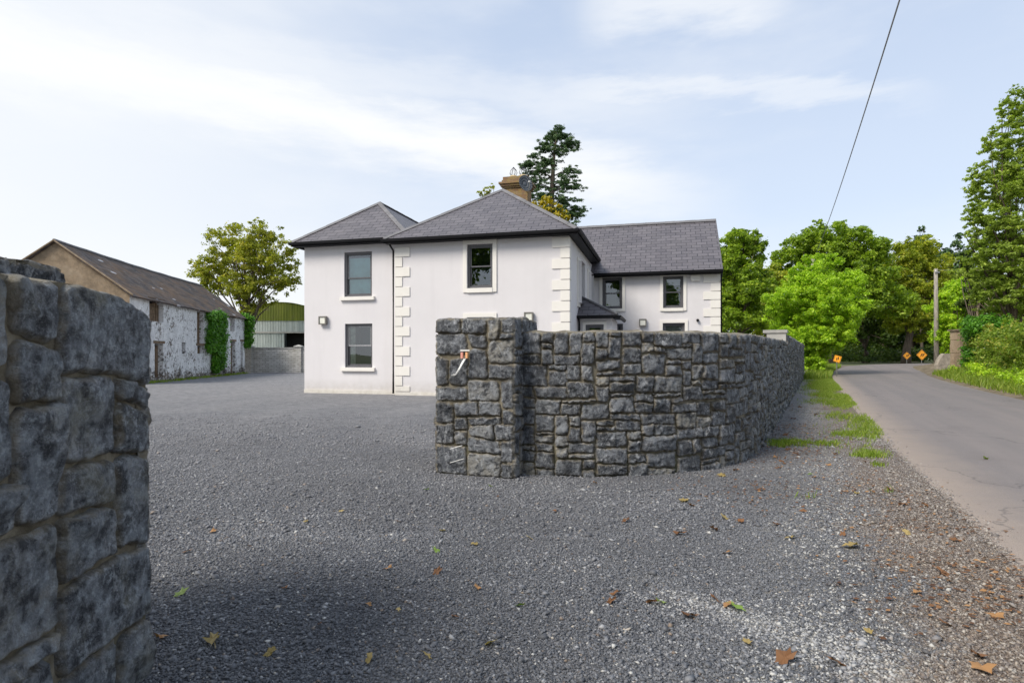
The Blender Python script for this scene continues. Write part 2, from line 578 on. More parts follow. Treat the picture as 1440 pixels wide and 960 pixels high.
def thing(name, label, cat, loc=(0, 0, 0), group=None):
    o = bpy.data.objects.new(name, None)
    o.empty_display_size = .3
    COL.objects.link(o)
    o.location = loc
    return tag(o, label, cat, group)


def wloc(o):
    v = Vector((0, 0, 0))
    while o is not None:
        v += Vector(o.location)
        o = o.parent
    return v


def npobj(name, V, F, mat, parent=None, loc=None, tint=None, smooth=False, uv=None, dom='FACE'):
    """V (n,3) world coords, F (m,k) constant-size faces or list of lists."""
    V = np.asarray(V, float)
    if parent is not None:
        off = np.array(wloc(parent))
        lo = np.zeros(3)
    else:
        lo = np.array(loc if loc is not None else (0, 0, 0), float)
        off = lo
    me = bpy.data.meshes.new(name)
    V = V - off
    if isinstance(F, np.ndarray):
        k = F.shape[1]
        me.vertices.add(len(V))
        me.vertices.foreach_set('co', V.astype(np.float32).ravel())
        me.loops.add(F.size)
        me.loops.foreach_set('vertex_index', F.astype(np.int32).ravel())
        me.polygons.add(len(F))
        me.polygons.foreach_set('loop_start', np.arange(0, F.size, k, dtype=np.int32))
        me.update(calc_edges=True)
    else:
        me.from_pydata([tuple(v) for v in V], [], F)
    me.validate()
    if tint is not None:
        a = me.attributes.new('tint', 'FLOAT_COLOR', dom)
        T = np.ones((len(tint), 4), np.float32)
        T[:, :tint.shape[1]] = tint
        a.data.foreach_set('color', T.ravel())
    if uv is not None:
        u = me.uv_layers.new(name='UVMap')
        u.data.foreach_set('uv', np.asarray(uv, np.float32).ravel())
    if smooth:
        me.polygons.foreach_set('use_smooth', [True] * len(me.polygons))
    me.materials.append(mat)
    o = bpy.data.objects.new(name, me)
    COL.objects.link(o)
    o.location = lo
    if parent is not None:
        o.parent = parent
    return o


class MB:
    def __init__(s, T=None):
        s.v = []
        s.f = []
        s.uv = []
        s.T = T or (lambda p: p)

    def poly(s, pts, uv=None):
        k = len(s.v)
        s.v += [tuple(s.T(p)) for p in pts]
        s.f.append(list(range(k, k + len(pts))))
        s.uv += list(uv) if uv else [(0, 0)] * len(pts)

    def box(s, x0, x1, y0, y1, z0, z1):
        p = [(x, y, z) for z in (z0, z1) for y in (y0, y1) for x in (x0, x1)]
        sx = [a[0] for a in p]
        for q in ((0, 1, 5, 4), (1, 3, 7, 5), (3, 2, 6, 7), (2, 0, 4, 6), (4, 5, 7, 6), (0, 2, 3, 1)):
            pts = [p[i] for i in q]
            uv = [(a[0] + a[1], a[2]) for a in pts]
            s.poly(pts, uv)
        return s

    def prism(s, poly, y0, y1):
        """poly of (x,z) extruded along y."""
        n = len(poly)
        s.poly([(x, y0, z) for x, z in poly])
        s.poly([(x, y1, z) for x, z in poly[::-1]])
        for i in range(n):
            a, b = poly[i], poly[(i + 1) % n]
            s.poly([(a[0], y0, a[1]), (a[0], y1, a[1]), (b[0], y1, b[1]), (b[0], y0, b[1])])
        return s

    def tube(s, pts, r, n=8, r2=None):
        pts = [Vector(s.T(p)) for p in pts]
        T, s.T = s.T, (lambda p: p)
        rings = []
        m = len(pts)
        for i, p in enumerate(pts):
            d = (pts[min(i + 1, m - 1)] - pts[max(i - 1, 0)])
            if d.length < 1e-9:
                d = Vector((0, 0, 1))
            d.normalize()
            a = d.cross(Vector((0, 0, 1)))
            if a.length < .02:
                a = d.cross(Vector((0, 1, 0)))
            a.normalize()
            b = d.cross(a)
            if isinstance(r, (list, tuple)):
                rr = r[i]
            else:
                rr = r if r2 is None else r + (r2 - r) * i / max(1, m - 1)
            rings.append([p + rr * (math.cos(6.28318 * k / n) * a + math.sin(6.28318 * k / n) * b) for k in range(n)])
        base = len(s.v)
        for g in rings:
            s.v += [tuple(x) for x in g]
        for i in range(m - 1):
            for k in range(n):
                k2 = (k + 1) % n
                s.f.append([base + i * n + k, base + i * n + k2, base + (i + 1) * n + k2, base + (i + 1) * n + k])
                s.uv += [(0, 0)] * 4
        s.f.append([base + k for k in range(n)][::-1])
        s.uv += [(0, 0)] * n
        s.f.append([base + (m - 1) * n + k for k in range(n)])
        s.uv += [(0, 0)] * n
        s.T = T
        return s

    def lathe(s, cx, cy, prof, n=16):
        for i in range(len(prof) - 1):
            (r0, z0), (r1, z1) = prof[i], prof[i + 1]
            for k in range(n):
                a, b = 6.28318 * k / n, 6.28318 * (k + 1) / n
                s.poly([(cx + r0 * math.cos(a), cy + r0 * math.sin(a), z0), (cx + r0 * math.cos(b), cy + r0 * math.sin(b), z0),
                        (cx + r1 * math.cos(b), cy + r1 * math.sin(b), z1), (cx + r1 * math.cos(a), cy + r1 * math.sin(a), z1)])
        return s

    def build(s, name, mat, parent=None, loc=None, smooth=False, bevel=0):
        o = npobj(name, s.v, s.f, mat, parent, loc, smooth=smooth, uv=s.uv)
        if bevel:
            m = o.modifiers.new('b', 'BEVEL')
            m.width = bevel
            m.segments = 2
            m.limit_method = 'ANGLE'
        return o


# ------------------------------------------------------------------ terrain
GY = [-1e4, 12, 30, 48, 60, 1e4]
GZ = [0, 0, .20, .46, .5, .5]


def gz(x, y):
    w = np.clip((np.asarray(x, float) - .12 * np.asarray(y, float)) / 5.0, 0, 1)
    w = w * w * (3 - 2 * w)
    return np.interp(y, GY, GZ) * w


LE = [(-13.55, -30), (3.82 - .18, 4.35), (4.2, 5.5), (6.65, 10.6), (9.35, 16.0), (12.0, 21.2), (16.3, 29.6), (21.6, 39), (27.8, 48.7), (35, 57), (46, 63), (70, 70)]
RE = [(-8.6, -31), (8.4, 3.6), (9.4, 5.6), (11.9, 10.6), (14.6, 16.0), (17.0, 21.0), (21.2, 29.0), (26.6, 38.0), (34.5, 50.5), (41, 54), (50, 57.5), (72, 63)]


def smooth_line(P, n):
    P = np.array(P, float)
    for _ in range(3):
        Q = [P[0]]
        for a, b in zip(P[:-1], P[1:]):
            Q += [a * .75 + b * .25, a * .25 + b * .75]
        Q.append(P[-1])
        P = np.array(Q)
    d = np.r_[0, np.cumsum(np.hypot(*np.diff(P, axis=0).T))]
    s = np.linspace(0, d[-1], n)
    return np.c_[np.interp(s, d, P[:, 0]), np.interp(s, d, P[:, 1])]


def sheet(name, XY, zfun, mat, uvn=None, **kw):
    """XY grid (a,b,2)."""
    a, b = XY.shape[:2]
    Z = zfun(XY[..., 0], XY[..., 1])
    V = np.dstack([XY, Z]).reshape(-1, 3)
    i, j = np.meshgrid(np.arange(a - 1), np.arange(b - 1), indexing='ij')
    k = (i * b + j).ravel()
    F = np.c_[k, k + 1, k + b + 1, k + b]
    # make every face point up
    e1 = V[F[:, 1]] - V[F[:, 0]]
    e2 = V[F[:, 2]] - V[F[:, 0]]
    up = (e1[:, 0] * e2[:, 1] - e1[:, 1] * e2[:, 0]) < 0
    F[up] = F[up][:, ::-1]
    return npobj(name, V, F, mat, smooth=True, **kw)


# base ground to the horizon
xs = np.r_[-3000, -1200, -400, -150, -90, np.arange(-60, 100, 4), 140, 300, 900, 3000]
ys = np.r_[-1500, -300, -60, np.arange(-40, 120, 4), 160, 300, 900, 3000]
X, Yg = np.meshgrid(xs, ys, indexing='ij')
tag(sheet('ground', np.dstack([X, Yg]), lambda x, y: gz(x, y) - .09, M['ground']), kind='structure')

# gravel yard: from the far left to under the road edge
L = smooth_line(LE, 140)
L = L[L[:, 1] < 52]
cols = np.r_[0, np.linspace(.04, 1, 40)]
XY = np.array([[(-75 + (lx + .35 + 75) * c, ly) for c in cols] for lx, ly in L])
tag(sheet('gravel_yard', XY, lambda x, y: gz(x, y), M['gravel']), kind='structure')

# the road, cambered, edges sinking just under the verge
La, Ra = smooth_line(LE, 160), smooth_line(RE, 160)
q = np.linspace(-.03, 1.03, 15)
XY = La[:, None, :] + (Ra - La)[:, None, :] * q[None, :, None]
Zr = gz(XY[..., 0], XY[..., 1]) + .012 + .055 * (1 - (2 * q - 1) ** 2)[None, :] - .012 * (np.abs(2 * q - 1) > 1)[None, :]
tag(sheet('road', XY, lambda x, y: Zr, M['asphalt']), kind='structure')

# right-hand verge bank
Rb = smooth_line(RE, 120)
Rd = np.gradient(Rb, axis=0)
Rn = np.c_[Rd[:, 1], -Rd[:, 0]] / np.hypot(*Rd.T)[:, None]
off = np.array([-.5, .0, .3, .8, 1.4, 2.2, 4, 9, 30])
hh = np.array([-.02, .015, .06, .16, .32, .42, .5, .5, .4])
XYv = Rb[:, None, :] + Rn[:, None, :] * off[None, :, None]


def vz(x, y):
    return gz(x, y) + hh[None, :] * np.where(np.abs(y - 37) < 3.5, .25, 1)


XYs = XYv
tag(sheet('verge', XYs, vz, M['dirt']), kind='structure')


# ------------------------------------------------------------------ dry stone work
def layout(S0, S1, Z0, Z1, cw, chh, rng, wmax=5, hmax=4, scale=1.0):
    nx, nz = max(1, round((S1 - S0) / cw)), max(1, round((Z1 - Z0) / chh))
    g = -np.ones((nx, nz), int)
    out = []
    for j in range(nz):
        for i in range(nx):
            if g[i, j] >= 0:
                continue
            h = int(rng.choice([1, 2, 3, 4], p=[.16, .40, .31, .13]))
            h = min(h, hmax, nz - j)
            w = int(rng.choice([2, 3, 4, 5, 6, 7], p=[.14, .24, .25, .20, .11, .06]))
            if h == 1:
                w = max(2, min(w, 5))
            w = min(w, wmax)
            ww = 0
            while ww < w and i + ww < nx and g[i + ww, j] < 0:
                ww += 1
            rem = 0
            while i + ww + rem < nx and g[i + ww + rem, j] < 0:
                rem += 1
            if rem == 1:
                ww += 1
            if ww == 1:
                h = min(h, 3)
            hh_ = 0
            while hh_ < h and (g[i:i + ww, j + hh_] < 0).all():
                hh_ += 1
            if nz - (j + hh_) == 1 and hh_ < 4:
                if (g[i:i + ww, j + hh_] < 0).all():
                    hh_ += 1
            g[i:i + ww, j:j + hh_] = len(out)
            out.append((i, i + ww, j, j + hh_))
    # shared jittered lattice
    jx = rng.normal(0, .16, (nx + 1, nz + 1)) * cw
    jz = rng.normal(0, .16, (nx + 1, nz + 1)) * chh
    jx[0] = jx[-1] = 0
    jz[:, 0] = jz[:, -1] = 0
    xs_ = np.linspace(S0, S1, nx + 1)
    zs_ = np.linspace(Z0, Z1, nz + 1)
    quads = []
    for a, b, c, d in out:
        quads.append([(xs_[p] + jx[p, q_], zs_[q_] + jz[p, q_]) for p, q_ in ((a, c), (b, c), (b, d), (a, d))])
    return quads


def stones(quads, mapf, rng, gap=.0055, prot=.035, step=.03, rough=1.0, brown=.14, ledge=.014):
    """face patch per stone. mapf(s,z,depth)->xyz arrays"""
    VV, FF, TT = [], [], []
    base = 0
    for Q in quads:
        Q = np.array(Q)
        w = max(np.linalg.norm(Q[1] - Q[0]), .03)
        h = max(np.linalg.norm(Q[3] - Q[0]), .03)
        st = step(Q[:, 0].mean()) if callable(step) else step
        nx, nz = int(np.clip(round(w / st), 3, 60)) + 3, int(np.clip(round(h / st), 3, 60)) + 3
        ex = np.r_[0, 0, .25, np.linspace(1, nx - 1, nx - 1), nx - .25, nx, nx] / nx
        ez = np.r_[0, 0, .25, np.linspace(1, nz - 1, nz - 1), nz - .25, nz, nz] / nz
        A, B = np.meshgrid(ex, ez, indexing='ij')
        g = gap * rng.uniform(.7, 1.4)
        ga, gb = g / w, g / h
        A2, B2 = ga + A * (1 - 2 * ga), gb + B * (1 - 2 * gb)
        # round the corners in plan
        cr = rng.uniform(.03, .16) * min(w, h)
        da = np.minimum(A, 1 - A) * w
        db = np.minimum(B, 1 - B) * h
        ca = np.clip(1 - da / cr, 0, 1)
        cb = np.clip(1 - db / cr, 0, 1)
        pull = ca * cb * cr * .45
        A2 = A2 + np.sign(.5 - A) * pull / w
        B2 = B2 + np.sign(.5 - B) * pull / h
        P = (Q[0] * ((1 - A2) * (1 - B2))[..., None] + Q[1] * (A2 * (1 - B2))[..., None]
             + Q[2] * (A2 * B2)[..., None] + Q[3] * ((1 - A2) * B2)[..., None])
        # wobbly outline + rugged face
        e = np.minimum(da, db)
        p = prot * rng.uniform(.55, 1.35)
        prof = np.clip(e / ledge, 0, 1)
        prof = 1 - (1 - prof) ** 2.2
        nzs = np.zeros_like(A)
        for k in range(7 if st > .015 else 13):
            fr = rng.uniform(5, 14) * (1.9 ** (k // 2))
            th = rng.uniform(0, 6.28)
            ph = rng.uniform(0, 6.28)
            nzs += np.abs(np.sin((P[..., 0] * math.cos(th) + P[..., 1] * math.sin(th)) * fr + ph)) / (1.6 ** (k // 2))
        nzs = (nzs / 7 - .4) * .55
        fac_ = np.full_like(A, 9.0)
        for k in range(6):
            sxk, szk = rng.normal(0, .24, 2)
            cxk, czk = rng.uniform(.15, .85, 2)
            fac_ = np.minimum(fac_, rng.uniform(0, .010) + (A - cxk) * w * sxk + (B - czk) * h * szk)
        fac_ = np.maximum(fac_, -.026)
        tilt = rng.normal(0, .012) * (A - .5) * 2 + rng.normal(0, .012) * (B - .5) * 2
        dpt = -ledge * .9 + prof * (p + ledge * .9) + prof * (nzs * .05 * rough + (fac_ + .008) * 1.15 * rough + tilt * .4 * rough)
        body = e > .012
        dpt = np.where(body, np.maximum(dpt, .006 + .25 * p + .15 * dpt), dpt)
        dpt[0] = dpt[-1] = -.075
        dpt[:, 0] = dpt[:, -1] = -.075
        wob = .0045 * rough
        if st > .015:
            jg = rng.normal(0, st * .22, P.shape)
            jg[:2] = jg[-2:] = 0
            jg[:, :2] = jg[:, -2:] = 0
            P = P + jg
            dpt = dpt + rng.normal(0, .0035, A.shape)
        P = P + np.dstack([np.sin(P[..., 1] * 37 + rng.uniform(0, 6)) + .5 * np.sin(P[..., 1] * 83), np.sin(P[..., 0] * 33 + rng.uniform(0, 6)) + .5 * np.sin(P[..., 0] * 91)]) * wob
        XYZ = mapf(P[..., 0].ravel(), P[..., 1].ravel(), dpt.ravel())
        n1, n2 = A.shape
        i, j = np.meshgrid(np.arange(n1 - 1), np.arange(n2 - 1), indexing='ij')
        k = (i * n2 + j).ravel() + base
        FF.append(np.c_[k, k + n2, k + n2 + 1, k + 1])
        VV.append(XYZ)
        t = rng.beta(1.0, 1.2) * .93
        if rng.random() < brown:
            t = rng.uniform(.9, 1)
        edge = 1 - np.clip(e / .022, 0, 1)
        TT.append(np.c_[np.full(A.size, t), np.full(A.size, rng.random()), edge.ravel()])
        base += A.size
    return np.vstack(VV), np.vstack(FF), np.vstack(TT)


class Path:
    def __init__(s, pts, n=600):
        P = smooth_line(pts, n)
        s.P = P
        s.d = np.r_[0, np.cumsum(np.hypot(*np.diff(P, axis=0).T))]
        s.len = s.d[-1]
        D = np.gradient(P, axis=0)
        D /= np.hypot(*D.T)[:, None]
        s.N = np.c_[D[:, 1], -D[:, 0]]          # to the right of travel

    def xy(s, t, depth=0):
        x = np.interp(t, s.d, s.P[:, 0])
        y = np.interp(t, s.d, s.P[:, 1])
        nx = np.interp(t, s.d, s.N[:, 0])
        ny = np.interp(t, s.d, s.N[:, 1])
        return x + nx * depth, y + ny * depth

    def at_y(s, y):
        return float(np.interp(y, s.P[:, 1][s.P[:, 1].argmin():], s.d[s.P[:, 1].argmin():]))


def wall_mesh(root, path, t0, t1, topf, thick, rng, step, cw=.075, chh=.062, prot=.03, zlow=-.05, back=True, ends=(False, False), rough=1.0, seg=None):
    """stone-faced wall along a path; topf(t) gives the top height, stones fill 0..1 of it."""
    Hn = float(topf(np.array([(t0 + t1) / 2]))[0])

    def mapper(flip):
        def f(s, z, dep):
            if not flip:
                x, y = path.xy(s, dep)
            else:
                x, y = path.xy(s, -thick - dep)
            base = gz(x, y)
            top = topf(s)
            zz = base + zlow + (z / Hn) * (top - base - zlow)
            return np.c_[x, y, zz]
        return f
    V, F, T = stones(layout(t0, t1, 0, Hn, cw, chh, rng), mapper(False), rng, prot=prot, step=step, rough=rough)
    allV, allF, allT = [V], [F], [T]
    if back:
        V, F, T = stones(layout(t0, t1, 0, Hn, cw * 1.3, chh * 1.3, rng), mapper(True), rng, prot=prot, step=.09, rough=rough)
        allV.append(V)
        allF.append(F[:, ::-1])
        allT.append(T)
    for fl, tt, sg in ((ends[0], t0, -1), (ends[1], t1, 1)):
        if fl:
            def em(s, z, dep, tt=tt, sg=sg):
                x0, y0 = path.xy(np.array([tt]), 0)
                x1, y1 = path.xy(np.array([tt]), -thick)
                u = np.array([x1[0] - x0[0], y1[0] - y0[0]]) / thick
                w_ = np.array([u[1], -u[0]]) * 1.0
                dirn = np.array(path.xy(np.array([min(tt + .05, path.len)]), 0)).ravel() - np.array(path.xy(np.array([max(tt - .05, 0)]), 0)).ravel()
                dirn /= np.linalg.norm(dirn)
                e = dirn * sg
                x = x0[0] + u[0] * s + e[0] * dep
                y = y0[0] + u[1] * s + e[1] * dep
                top = topf(np.full_like(s, tt))
                return np.c_[x, y, zlow + (z / Hn) * (top - zlow)]
            V, F, T = stones(layout(0, thick, 0, Hn, cw, chh, rng), em, rng, prot=prot, step=.02, rough=rough)
            allV.append(V)
            allF.append(F if sg > 0 else F[:, ::-1])
            allT.append(T)
    o = 0
    Fs = []
    for V, F in zip(allV, allF):
        Fs.append(F + o)
        o += len(V)
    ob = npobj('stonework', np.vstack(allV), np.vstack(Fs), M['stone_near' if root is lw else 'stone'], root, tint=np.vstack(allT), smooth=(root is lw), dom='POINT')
    # mortar core
    n = max(6, int((t1 - t0) / .12))
    ts = np.linspace(t0, t1, n)
    top = topf(ts)
    i0 = -.016
    xo, yo = path.xy(ts, i0)
    xi, yi = path.xy(ts, -thick - i0)
    tz = top + .004 + .012 * np.sin(ts * 9.1) * np.sin(ts * 23)
    mid_x, mid_y = (xo + xi) / 2, (yo + yi) / 2
    V = np.vstack([np.c_[xo, yo, gz(xo, yo) - .15], np.c_[xo, yo, tz - .012], np.c_[mid_x, mid_y, tz + .018], np.c_[xi, yi, tz - .012], np.c_[xi, yi, gz(xi, yi) - .15]])
    F = []
    for r in range(4):
        for k in range(n - 1):
            F.append([r * n + k, r * n + k + 1, (r + 1) * n + k + 1, (r + 1) * n + k])
    F.append([0, n, 2 * n, 3 * n, 4 * n])
    F.append([4 * n + n - 1, 3 * n + n - 1, 2 * n + n - 1, n + n - 1, n - 1])
    npobj('mortar', V, [list(map(int, f)) for f in F], M['mortar'], root)
    return ob


def pillar(root, c0, ang, w, d, h, rng, step=.022, cw=.075, chh=.07, prot=.03, zb=0.0, faces=(1, 1, 1, 1), capstep=.03, rough=1.0):
    """box pillar: c0 = nearest-right corner (front face goes left from it)."""
    ux, uy = math.cos(ang), -math.sin(ang)      # to the right along the front
    vx, vy = math.sin(ang), math.cos(ang)       # away
    c = [(c0[0] - ux * w, c0[1] - uy * w), c0, (c0[0] + vx * d, c0[1] + vy * d), (c0[0] - ux * w + vx * d, c0[1] - uy * w + vy * d)]
    allV, allF, allT = [], [], []
    o = 0
    for k in range(4):
        if not faces[k]:
            continue
        a, b = np.array(c[k]), np.array(c[(k + 1) % 4])
        Ln = np.linalg.norm(b - a)
        u = (b - a) / Ln
        nrm = np.array([u[1], -u[0]])

        def f(s, z, dep, a=a, u=u, nrm=nrm):
            return np.c_[a[0] + u[0] * s + nrm[0] * dep, a[1] + u[1] * s + nrm[1] * dep, zb + z]
        V, F, T = stones(layout(-.005, Ln + .005, 0, h, cw, chh, rng), f, rng, prot=prot, step=step, rough=rough)
        allV.append(V)
        allF.append(F + o)
        allT.append(T)
        o += len(V)
    # stones of the top

    def ft(s, z, dep):
        return np.c_[c[0][0] + ux * s + vx * z, c[0][1] + uy * s + vy * z, zb + h + dep * .5]
    V, F, T = stones(layout(0, w, 0, d, .13, .13, rng), ft, rng, prot=.02, step=capstep)
    allV.append(V)
    allF.append(F + o)
    allT.append(T)
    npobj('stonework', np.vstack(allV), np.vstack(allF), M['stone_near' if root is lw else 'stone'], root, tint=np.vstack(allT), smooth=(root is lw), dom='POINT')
    T_ = lambda p: (c[0][0] + ux * p[0] + vx * p[1], c[0][1] + uy * p[0] + vy * p[1], p[2])
    e = -.016
    MB(T_).box(-e, w + e, -e, d + e, zb - .15, zb + h).build('mortar', M['mortar'], root)


lw = None
rngw = np.random.default_rng(5)
# right-hand entrance: wall, its pillar, and the small pier half way
RW = Path([(-.25, 6.98), (.05, 6.86), (.6, 6.72), (1.05, 6.68), (1.92, 6.86), (2.78, 7.36), (3.45, 8.25), (3.99, 9.26), (6.25, 13.5), (11.4, 23.2), (15.05, 30.1)])
tp = RW.at_y(15.2)
rw = thing('stone_wall', 'long dark limestone wall curving from the gate pillar along the road', 'stone wall', (2.0, 7.0, 0))
stepf = lambda s: .024 if s < 4.5 else (.035 if s < 9 else .06)
top1 = lambda t: np.interp(t, [0, 4, tp], [1.665, 1.68, 1.76]) + .006 * np.sin(t * 5)
wall_mesh(rw, RW, .15, tp + .25, top1, .42, rngw, stepf, cw=.078, chh=.062)
top2 = lambda t: 1.93 + 0 * t
wall_mesh(rw, RW, tp + .25, RW.len, top2, .42, rngw, stepf, ends=(False, True))
pr = MB()
x0, y0 = RW.xy(np.array([tp]), -.012)
pier_c = (float(x0[0]), float(y0[0]))


def sub_pier():
    a = math.atan2(.53, 1)
    # a stone pier built into the wall, pale rendered head
    T_ = lambda p: (pier_c[0] - math.cos(a) * p[0] + math.sin(a) * p[1], pier_c[1] + math.sin(a) * p[0] + math.cos(a) * p[1], p[2])
    o = MB(T_).box(.0, .46, 0, .5, .9, 1.98).build('pier', M['coping'], rw, bevel=.02)
    MB(T_).box(-.03, .55, -.03, .53, 1.98, 2.06).build('pier_cap', M['coping'], rw, bevel=.015)


sub_pier()

gp = thing('gate_pillar', 'square limestone gate pillar with loose cable on its front, left end of curved wall', 'gate pillar', (-.4, 7.1, 0), 'gate pillars')
pillar(gp, (.02, 6.58), R(20), .98, .84, 1.825, rngw, step=.02, cw=.085, chh=.085)

# intercom stub with bare wires
fx, fy = math.cos(R(20)), -math.sin(R(20))
fnx, fny = -math.sin(R(20)), -math.cos(R(20))


def onp(s, z, d):
    """s metres left of the front right corner"""
    return (.02 - fx * s + fnx * d, 6.58 - fy * s + fny * d, z)


ic = thing('wiring_stub', 'pink and orange wire connectors with loose white cable hanging from gate pillar', 'wiring', onp(.58, 1.4, .05))
TI = lambda p: onp(.58 - p[0], 1.40 + p[2], .05 + p[1])
MB(TI).box(-.055, .06, .0, .012, .045, .06).build('bracket', M['white'], ic)
for s_, mt in ((-.03, plain('pink_connector', (.75, .33, .26), .4)), (.03, plain('orange_connector', (.82, .42, .20), .4))):
    MB(TI).box(s_ - .013, s_ + .013, .0, .03, -.038, .032).build('connector', mt, ic, bevel=.006)
for dx, dz in ((0, 0), (.018, .012)):
    MB(TI).tube([(.0 + dx, .02, -.04), (-.02 + dx, .05, -.10 + dz), (-.05 + dx, .07, -.17 + dz), (-.10 + dx, .06, -.235 + dz), (-.15 + dx, .05, -.235 + dz)], [.006, .009, .008, .004, .003], 6).build('cable', M['white'], ic, smooth=True)
for k, (a, b) in enumerate((((.76, .31), (.60, .36)), ((.76, .15), (.58, .21)))):
    tw = MB().tube([onp(a[0], a[1], .075), onp(b[0], b[1], .085)], .004, 5).build('straw', M['white'], None)
    tag(tw, ['thin pale straw caught on pillar stones, upper of two near the ground', 'thin pale straw caught on pillar stones, lower of two near the ground'][k], 'straw', 'straws on the pillar')

# left-hand entrance: wall end close to the camera and the pillar behind it
LW = Path([(-1.30, -.6), (-1.42, .6), (-1.55, 1.5), (-1.59, 2.0), (-1.605, 2.35), (-1.605, 2.58)])
lw = thing('stone_wall', 'dark limestone wall end close to the camera at left edge', 'stone wall', (-1.7, 2.0, 0))
topl = lambda t: np.interp(t, [0, LW.len - .32, LW.len - .14, LW.len], [1.665, 1.66, 1.63, 1.555])
rngl = np.random.default_rng(29)
wall_mesh(lw, LW, 0, LW.len, topl, .44, rngl, lambda s: .011 if s > 1.6 else .05, cw=.105, chh=.105, prot=.028, ends=(False, True), rough=1.0)
gl_ = thing('gate_pillar', 'dark stone pillar top rising behind the nearest wall at far left', 'gate pillar', (-2.6, 2.3, 0), 'gate pillars')
pillar(gl_, (-2.13, 1.95), 0, .85, .83, 1.81, rngl, step=.02, cw=.1, chh=.1)

# ------------------------------------------------------------------ farmhouse
A = R(14.5)
UX, UY, VX, VY = math.cos(A), -math.sin(A), math.sin(A), math.cos(A)
OX, OY = -7.71, 21.66


def TH(p):
    return (OX + UX * p[0] + VX * p[1], OY + UY * p[0] + VY * p[1], p[2])


def tz(px, py, d):
    """photo pixel on the facade plane at depth d -> (t, z)"""
    r = (px - 720) / FP
    t = (r * (OY + VY * d) - (OX + VX * d)) / (UX - r * UY)
    Y = OY + UY * t + VY * d
    return t, CH + (HZ - py) / FP * Y


def dz_side(px, py, t):
    """photo pixel on the side wall at t -> (d, z)"""
    r = (px - 720) / FP
    d = (r * (OY + UY * t) - (OX + UX * t)) / (VX - r * VY)
    Y = OY + UY * t + VY * d
    return d, CH + (HZ - py) / FP * Y


house = thing('farmhouse', 'two storey pale lilac rendered farmhouse with grey slate hipped roofs', 'house', TH((5, 3, 0)))


def holes_wall(mb, a0, a1, z0, z1, d, holes, rev, side=False):
    """front facing sheet with recessed openings. a along wall, d plane depth, rev reveal depth."""
    P = (lambda a, dd, z: (a, dd, z)) if not side else (lambda a, dd, z: (2 * d - dd, a, z))
    xs_ = sorted({a0, a1, *[h[0] for h in holes], *[h[1] for h in holes]})
    zs_ = sorted({z0, z1, *[h[2] for h in holes], *[h[3] for h in holes]})
    for i in range(len(xs_) - 1):
        for j in range(len(zs_) - 1):
            cx, cz = (xs_[i] + xs_[i + 1]) / 2, (zs_[j] + zs_[j + 1]) / 2
            if any(h[0] < cx < h[1] and h[2] < cz < h[3] for h in holes):
                continue
            mb.poly([P(xs_[i], d, zs_[j]), P(xs_[i + 1], d, zs_[j]), P(xs_[i + 1], d, zs_[j + 1]), P(xs_[i], d, zs_[j + 1])])
    for h in holes:
        q = [(h[0], h[2]), (h[1], h[2]), (h[1], h[3]), (h[0], h[3])]
        for k in range(4):
            a, b = q[k], q[(k + 1) % 4]
            mb.poly([P(a[0], d, a[1]), P(a[0], d + rev, a[1]), P(b[0], d + rev, b[1]), P(b[0], d, b[1])])


